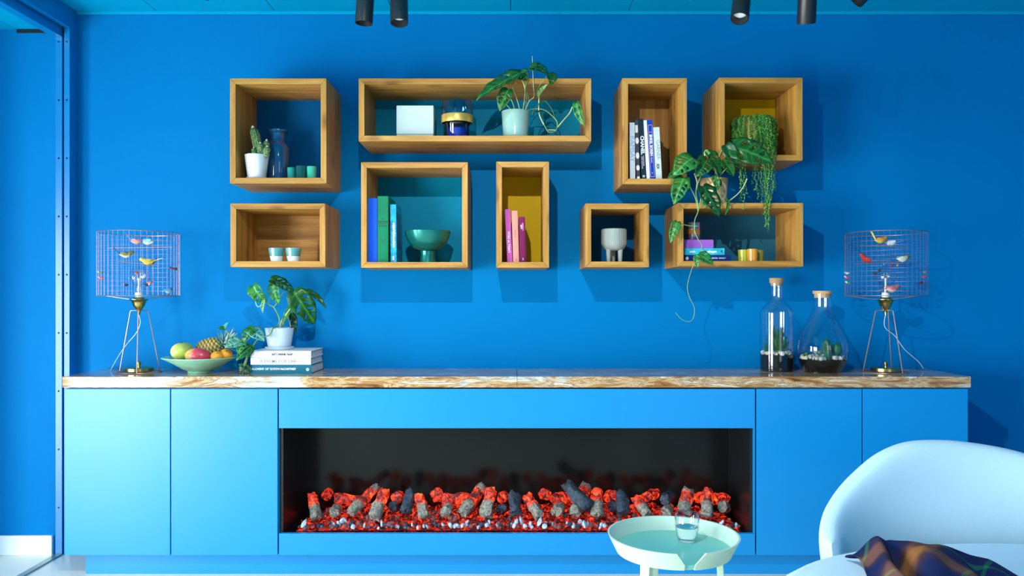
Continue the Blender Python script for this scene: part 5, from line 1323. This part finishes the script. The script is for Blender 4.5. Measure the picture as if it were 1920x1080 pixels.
T2 = terrarium('round flask terrarium with cork and two small cacti', 1542, -0.16, [(0, 697), (30, 697), (33, 695), (41, 680), (45.5, 662), (46, 648), (42, 630), (33, 611), (22, 592), (17, 580), (16, 570), (16, 551)], (17.4, 14.6, 545.5, 558.5, 551), 674, (1555, 646, 24), 60)
# succulent in T1
sg = [M('succulent_green', (.03, .20, .025), rough=.4, var=.4, vs_=90), M('succulent_dark', (.015, .12, .04), rough=.4, var=.4, vs_=90)]
rg = random.Random(3)
st_ = Vector(T1.location)
for k, (bx_, by_, tx, ty, yy) in enumerate([(1459, 660, 1460, 622, -.13), (1463, 660, 1468, 618, -.12), (1466, 660, 1474, 635, -.13), (1456, 660, 1452, 628, -.12), (1461, 660, 1456, 640, -.15), (1465, 660, 1463, 630, -.15), (1470, 660, 1476, 645, -.12), (1453, 660, 1450, 615, -.10), (1437, 662, 1436, 648, -.12)]):
    a, b_ = P(bx_, by_, yy) - st_, P(tx, ty, yy) - st_
    mb = MB().tube([a, b_], [.0022, .001], 5)
    n = int((b_ - a).length / .0055)
    for i in range(n):
        p = a.lerp(b_, (i + 1) / n)
        for q in range(3):
            an = i * 1.9 + q * 2.09
            d = Vector((math.cos(an) * .75, math.sin(an) * .75, .75)).normalized(); sd = d.orthogonal().normalized(); L = .017
            mb.add([p, p + d * L * .5 + sd * .0052, p + d * L, p + d * L * .5 - sd * .0052, p + d * L * .5 + sd.cross(d) * .0024], [(0, 1, 4), (1, 2, 4), (2, 3, 4), (3, 0, 4), (0, 3, 2, 1)])
    mb.build('succulent_stem', sg[k % 2], T1, angle=20)
CG2 = M('cactus_jade', (.01, .10, .045), rough=.4, var=.3, vs_=50)
column(T2, P(1553, 676, -.20), P(1549, 634, -.20), 7.4 * mm(-.2), CG2, wool=False, ribs=9)
def dots(parent, c, r, sz, mat):
    o = MB().lathe([(r * math.cos(a), r * sz * math.sin(a)) if abs(math.cos(a)) > 1e-6 else (0, r * sz * math.sin(a)) for a in [-PI / 2 + PI * k / 12 for k in range(13)]], 28, sx=1.0, rib=lambda a, z: .05 * math.cos(a * 14)).build('cactus_ball', mat, parent, angle=70)
    o.location = Vector(c) - Vector(parent.location); return o
dots(T2, P(1569, 655, -.18), 9.5 * mm(-.18), 1.35, M('cactus_round', (.012, .13, .02), rough=.45, var=.4, vs_=120))
dots(T2, P(1537, 661, -.15), 5 * mm(-.15), 1.0, CG2); dots(T2, P(1512, 664, -.14), 5 * mm(-.14), 1.0, CG2)
# ------------------------------------------------------------------ side table with tumbler
TMINT = M('table_mint_lacquer', (.52, .70, .55), rough=.42, var=.02); TTEAL = M('table_top_teal', (.16, .56, .44), rough=.3, var=.03)
ty_ = -1.25; tx_ = (1262 - CX) * mm(ty_)
TB = thing('side_table', 'round mint side table with a notched raised rim and teal top', 'table', (tx_, ty_, 0))
zrim, zbot, zd = .448, .392, .407
Rr, Rb = .2035, .176
na = math.radians(-86)               # direction the notch faces
hw_t, hw_b = .215, .085              # half angles of the notch at the rim and at the foot
mb = MB(); N = 90; th = .006
ring = []
for k in range(N + 1):
    f = k / N
    col_ = []
    for (q, top) in ((0, 0), (.30, 0), (1, 1)):
        hw = hw_b if q < .31 else hw_t
        a = na + hw + (2 * PI - 2 * hw) * f
        r = Rb + (Rr - Rb) * q
        z = zbot + (zrim - zbot) * q
        col_.append((a, r, z))
    ring.append(col_)
vs_ = []
for col_ in ring:
    for (a, r, z) in col_: vs_.append((r * math.cos(a), r * math.sin(a), z))
    for (a, r, z) in col_: vs_.append(((r - th) * math.cos(a), (r - th) * math.sin(a), z))
fs_ = []
for k in range(N):
    i, j = k * 6, (k + 1) * 6
    fs_ += [(i, j, j + 1, i + 1), (i + 1, j + 1, j + 2, i + 2), (i + 3, i + 4, j + 4, j + 3), (i + 4, i + 5, j + 5, j + 4), (i + 2, j + 2, j + 5, i + 5), (i, i + 3, j + 3, j)]
fs_ += [(0, 1, 4, 3), (1, 2, 5, 4)]
e = N * 6
fs_ += [(e, e + 3, e + 4, e + 1), (e + 1, e + 4, e + 5, e + 2)]
MB().add(vs_, fs_).build('rim', TMINT, TB, angle=30)
MB().lathe([(0, zd - .011), (Rb - .004, zd - .011), (Rb - .0005, zd), (0, zd)], 72).build('table_top', TTEAL, TB)
MB().lathe([(0, zd - .0145), (Rb - .006, zd - .0145), (Rb - .004, zd - .0115), (0, zd - .0115)], 72).build('under_board', TMINT, TB)
for a in (225, 345, 105):
    a = math.radians(a); c, s = math.cos(a), math.sin(a)
    vs_ = []
    for z, r0, hw in ((0, .165, .011), (zd - .015, .140, .017)):
        for dr in (-.010, .010):
            for q in (-1, 1):
                vs_.append(((r0 + dr) * c - q * hw * s, (r0 + dr) * s + q * hw * c, z))
    MB().add(vs_, [(0, 1, 3, 2), (4, 6, 7, 5), (0, 4, 5, 1), (1, 5, 7, 3), (3, 7, 6, 2), (2, 6, 4, 0)]).build('leg', TMINT, TB, bevel=.002)
gy_ = -1.195; gs = mm(gy_)
GT = thing('water_glass', 'clear water glass half full on the mint side table', 'glass', ((1288 - CX) * gs, gy_, zd + .0006))
GLS, nt_, b_ = new_mat('clear_glass'); b_.inputs['Transmission Weight'].default_value = 1; b_.inputs['Roughness'].default_value = 0; b_.inputs['IOR'].default_value = 1.45; b_.inputs['Base Color'].default_value = (.985, .995, 1, 1)
WTR, nt_, b_ = new_mat('water'); b_.inputs['Transmission Weight'].default_value = 1; b_.inputs['Roughness'].default_value = 0; b_.inputs['IOR'].default_value = 1.33; b_.inputs['Base Color'].default_value = (.97, .995, 1, 1)
hgl = .089; ro, rbt = .0395, .0275
MB().lathe([(0, 0), (rbt * .9, 0), (rbt, .002), (.034, .018), (.0375, .045), (ro, hgl - .001), (ro - .001, hgl), (ro - .002, hgl - .001), (.0355, .045), (.0318, .019), (rbt - .002, .008), (0, .007)], 48).build('wall', thin_glass('tumbler_glass', (.97, .99, 1.0), boost=1.6), GT, angle=60)
MB().lathe([(0, .0073), (rbt - .0023, .0083), (.0315, .0192), (.0349, .0445), (.0351, .046), (0, .046)], 48).build('water', WTR, GT, angle=50)

# ------------------------------------------------------------------ sofa and throw
FAB = M('pale_blue_wool', (.53, .76, .87), rough=.9, spec=.2, var=.02, vs_=200, bump=.25, bs=900, sheen=.3)
SO = thing('lounge_chair', 'pale blue upholstered lounge chair with a rounded wraparound back', 'chair', (1.46, -1.60, 0))
so = Vector(SO.location)
ZTAB = [(8, .40), (14, .43), (26, .50), (38, .56), (50, .61), (60, .645), (70, .671), (82, .69), (94, .70), (106, .694), (118, .66), (130, .606), (142, .555), (154, .512), (166, .47), (174, .44)]
def back(u, v):
    dg = 174 - 166 * u
    ph = math.radians(dg)
    ztop = ZTAB[0][1]
    for q in range(len(ZTAB) - 1):
        (a0, z0_), (a1, z1_q) = ZTAB[q], ZTAB[q + 1]
        if a0 <= dg <= a1:
            f = (dg - a0) / (a1 - a0)
            m0 = (z1_q - ZTAB[max(q - 1, 0)][1]) / (a1 - ZTAB[max(q - 1, 0)][0]) * (a1 - a0)
            m1 = (ZTAB[min(q + 2, len(ZTAB) - 1)][1] - z0_) / (ZTAB[min(q + 2, len(ZTAB) - 1)][0] - a0) * (a1 - a0)
            ztop = (2 * f ** 3 - 3 * f ** 2 + 1) * z0_ + (f ** 3 - 2 * f ** 2 + f) * m0 + (3 * f ** 2 - 2 * f ** 3) * z1_q + (f ** 3 - f ** 2) * m1
    e = abs(math.sin(PI * u))
    zbot_ = .33
    th = .030 + .020 * e
    an = 2 * PI * v
    ca, sa = math.cos(an), math.sin(an)
    cx_ = math.copysign(abs(ca) ** .6, ca) * th
    hz_ = math.copysign(abs(sa) ** .75, sa)
    m_ = min(u, 1 - u)
    end = math.sqrt(max(0, 1 - (1 - m_ / .05) ** 2)) if m_ < .05 else 1
    cx_ *= end
    z = zbot_ + (ztop - zbot_) * (hz_ + 1) / 2
    k = 1 + .05 * (z - .40) / .3
    a, b_ = .53 * k, .325 * k
    x = 1.5 + (a + cx_) * math.cos(ph); y = -1.365 + (b_ + cx_) * math.sin(ph)
    return Vector((x, y, z)) - so
MB().grid(back, 90, 28, wrap_v=True).build('backrest', FAB, SO, angle=120)
def seat(u, v):
    an = 2 * PI * v
    pr = [(0, .425), (.5, .428), (.85, .425), (.95, .415), (.985, .398), (1, .37), (.995, .33), (.96, .305), (.8, .295), (0, .295)]
    t = u * (len(pr) - 1); i = min(int(t), len(pr) - 2); f = t - i
    r = pr[i][0] + (pr[i + 1][0] - pr[i][0]) * f; z = pr[i][1] + (pr[i + 1][1] - pr[i][1]) * f
    return Vector((1.475 + .80 * r * math.cos(an), -1.71 + .49 * r * math.sin(an), z)) - so
MB().grid(seat, 36, 72, wrap_v=True).build('seat', FAB, SO, angle=120)
for (x, y) in ((.95, -1.45), (2.0, -1.45), (1.0, -2.0), (1.95, -2.0)):
    MB().tube([(x - so.x, y - so.y, 0), (x - so.x + .03 * (1 if x < 1.4 else -1), y - so.y, .31)], [.012, .017], 12).build('leg', M('dark_leg', (.04, .03, .025), rough=.4), SO)
def plaid():
    m, nt, b = new_mat('plaid_wool')
    uv = nt.nodes.new('ShaderNodeUVMap'); uv.uv_map = 'cloth'
    sp = nt.nodes.new('ShaderNodeSeparateXYZ'); nt.links.new(uv.outputs[0], sp.inputs[0])
    cols = []
    NAV, ORN, GRN, BRN = (.006, .014, .065), (.26, .105, .03), (.01, .14, .07), (.05, .025, .02)
    for ax_, sh in ((0, .0), (1, .30)):
        ml = nt.nodes.new('ShaderNodeMath'); ml.operation = 'MULTIPLY_ADD'; ml.inputs[1].default_value = 3.6; ml.inputs[2].default_value = sh; nt.links.new(sp.outputs[ax_], ml.inputs[0])
        fr_ = nt.nodes.new('ShaderNodeMath'); fr_.operation = 'FRACT'; nt.links.new(ml.outputs[0], fr_.inputs[0])
        r = ramp(nt, [(0, NAV), (.22, NAV), (.23, GRN), (.26, GRN), (.27, NAV), (.52, NAV), (.60, BRN), (.66, ORN), (.82, ORN), (.88, BRN), (.95, NAV), (1, NAV)])
        nt.links.new(fr_.outputs[0], r.inputs[0]); cols.append(r)
    # twill: warp and weft alternate
    wv = nt.nodes.new('ShaderNodeMath'); wv.operation = 'ADD'; nt.links.new(sp.outputs[0], wv.inputs[0]); nt.links.new(sp.outputs[1], wv.inputs[1])
    w2 = nt.nodes.new('ShaderNodeMath'); w2.operation = 'MULTIPLY'; w2.inputs[1].default_value = 190; nt.links.new(wv.outputs[0], w2.inputs[0])
    w3 = nt.nodes.new('ShaderNodeMath'); w3.operation = 'FRACT'; nt.links.new(w2.outputs[0], w3.inputs[0])
    w4 = ramp(nt, [(.35, (.25, .25, .25)), (.65, (.75, .75, .75))]); nt.links.new(w3.outputs[0], w4.inputs[0])
    mx = nt.nodes.new('ShaderNodeMix'); mx.data_type = 'RGBA'; nt.links.new(w4.outputs[0], mx.inputs[0]); nt.links.new(cols[0].outputs[0], mx.inputs[6]); nt.links.new(cols[1].outputs[0], mx.inputs[7])
    nt.links.new(mx.outputs[2], b.inputs['Base Color']); b.inputs['Roughness'].default_value = .95; b.inputs['Specular IOR Level'].default_value = .15
    add_bump(nt, b, w3.outputs[0], .3, .001)
    return m
# throw: crumpled sheet lying on the seat, ridge running from upper left to lower right
TH = bpy.data.meshes.new('plaid_throw')
nu, nv = 100, 70
vs_, uvs = [], []
tho = Vector((1.2, -1.6, .432))
HT = [(0, .020), (.13, .081), (.17, .070), (.2, .074), (.45, .078), (.7, .053), (.85, .02), (1, .0)]
for i in range(nu + 1):
    for j in range(nv + 1):
        u, v = i / nu, j / nv
        y = -1.44 - .20 * u - .48 * v
        x = .965 + .42 * u - .05 * v + .012 * math.sin(v * 9)
        H = 0.0
        for (u0, h0), (u1, h1) in zip(HT, HT[1:]):
            if u0 <= u <= u1: f = (u - u0) / (u1 - u0); f = f * f * (3 - 2 * f) if u0 < .12 else f; H = h0 + (h1 - h0) * f
        g = min(1, v / .12); g = g * (2 - g) * (1 - .55 * max(0, v - .12))
        sv = min(1, max(0, (v - .13) / .12))
        H = H * g - .052 * math.exp(-((u - .17 - .05 * v) / .045) ** 2) * sv + .030 * math.exp(-((u - .33) / .08) ** 2 - ((v - .36) / .14) ** 2) - .025 * math.exp(-((u - .52 - .2 * v) / .05) ** 2) * sv
        z = .440 + max(.0, H) + .004 * noise.noise(Vector((u * 9, v * 9, 2)))
        vs_.append((x - tho.x, y - tho.y, z - tho.z)); uvs.append((u * .50 * .86 + (v * .55 + .3 * H) * .5, (v * .55 + .6 * H) * .86 - u * .25))
fs_ = [(i * (nv + 1) + j, (i + 1) * (nv + 1) + j, (i + 1) * (nv + 1) + j + 1, i * (nv + 1) + j + 1) for i in range(nu) for j in range(nv)]
TH.from_pydata(vs_, [], fs_)
uvl = TH.uv_layers.new(name='cloth')
for lp in TH.loops: uvl.data[lp.index].uv = uvs[lp.vertex_index]
bm = bmesh.new(); bm.from_mesh(TH); bmesh.ops.recalc_face_normals(bm, faces=bm.faces); bmesh.ops.solidify(bm, geom=bm.faces[:], thickness=.005); bm.to_mesh(TH); bm.free()
TH.polygons.foreach_set('use_smooth', [True] * len(TH.polygons)); TH.materials.append(plaid())
tho_ = link('plaid_throw', TH, None, tho)
tag(tho_, 'navy, orange and green plaid wool throw crumpled on the pale blue seat', 'blanket')

# ------------------------------------------------------------------ ceiling spotlights
SPB = M('spot_black', (.010, .014, .016), rough=.4, var=.1)
LENS = M('spot_lens', (.72, .80, .80), rough=.15, emis=(.85, .95, 1.0), es=.25)
def spot(label, tip, d, L, r, lens=True, arm=True):
    """tip = centre of the open end, d = direction it points"""
    tip = Vector(tip); d = Vector(d).normalized()
    top = tip - d * L
    t = thing('ceiling_spotlight', label, 'spotlight', (top.x, top.y, ZC), group='black ceiling spotlights')
    o_ = Vector(t.location)
    rot = d.to_track_quat('Z', 'Y')
    M4 = Matrix.Translation(top - o_) @ rot.to_matrix().to_4x4()
    b = MB().lathe([(0, 0), (r * .94, 0), (r, .003), (r, L - .002), (r * .985, L), (r * .86, L), (r * .84, L - .012), (r * .80, L - .03), (0, L - .03)], 36).build('housing', SPB, t); b.matrix_local = M4
    l = MB().lathe([(0, L - .029), (r * .80, L - .029), (r * .6, L - .022), (r * .25, L - .019), (0, L - .0185)], 28).build('lens', LENS, t); l.matrix_local = M4
    s0 = top - o_ + d * .07
    MB().tube([(s0.x, s0.y, 0.0), (s0.x, s0.y, s0.z - .0)], .008, 12).build('stem', SPB, t)
    MB().lathe([(0, -.012), (.045, -.012), (.05, -.008), (.05, 0), (0, 0)], 28, c=(s0.x, s0.y, 0)).build('ceiling_plate', SPB, t)
    return t
ys = -.85; ss = mm(ys)
spot('left spotlight of the pair hanging above the longest shelf', P(682, 44, ys), (-.06, -.02, -1), .22, 16.6 * ss)
spot('right spotlight of the pair hanging above the longest shelf', P(748.5, 43, ys), (.04, -.22, -1), .22, 16.8 * ss)
spot('spotlight with a visible white lens above the upright book shelf', P(1386.5, 35, ys), (-.22, -.42, -1), .22, 17 * ss)
spot('spotlight facing away towards the wall above the top right shelf', P(1511.5, 44, ys), (.10, .42, -1), .22, 17 * ss)
spot('spotlight tilted sharply left, rightmost at the top edge', P(1604, 3, ys), (-.75, .25, -.75), .2, 15 * ss)
spot('spotlight whose tip just shows at the top edge left of the others', P(398, -8, ys), (.6, .2, -.8), .2, 15 * ss)
# the wide spotlight out of frame that throws the shelf shadows
SPX = Vector((-.23, -2.47, 2.42)); aim = Vector((.20, math.cos(math.radians(56)), -math.sin(math.radians(56)))).normalized()
so_ = spot('wide spotlight out of view above the viewer, lighting the shelf wall', SPX - aim * .02, aim, .12, .045)
ld = bpy.data.lights.new('wall_spot', 'SPOT'); ld.energy = 150; ld.spot_size = math.radians(112); ld.spot_blend = .55; ld.shadow_soft_size = .008; ld.color = (1.0, .97, .93)
lo = bpy.data.objects.new('wall_spot', ld); COL.objects.link(lo); lo.location = SPX; lo.rotation_euler = aim.to_track_quat('-Z', 'Y').to_euler()
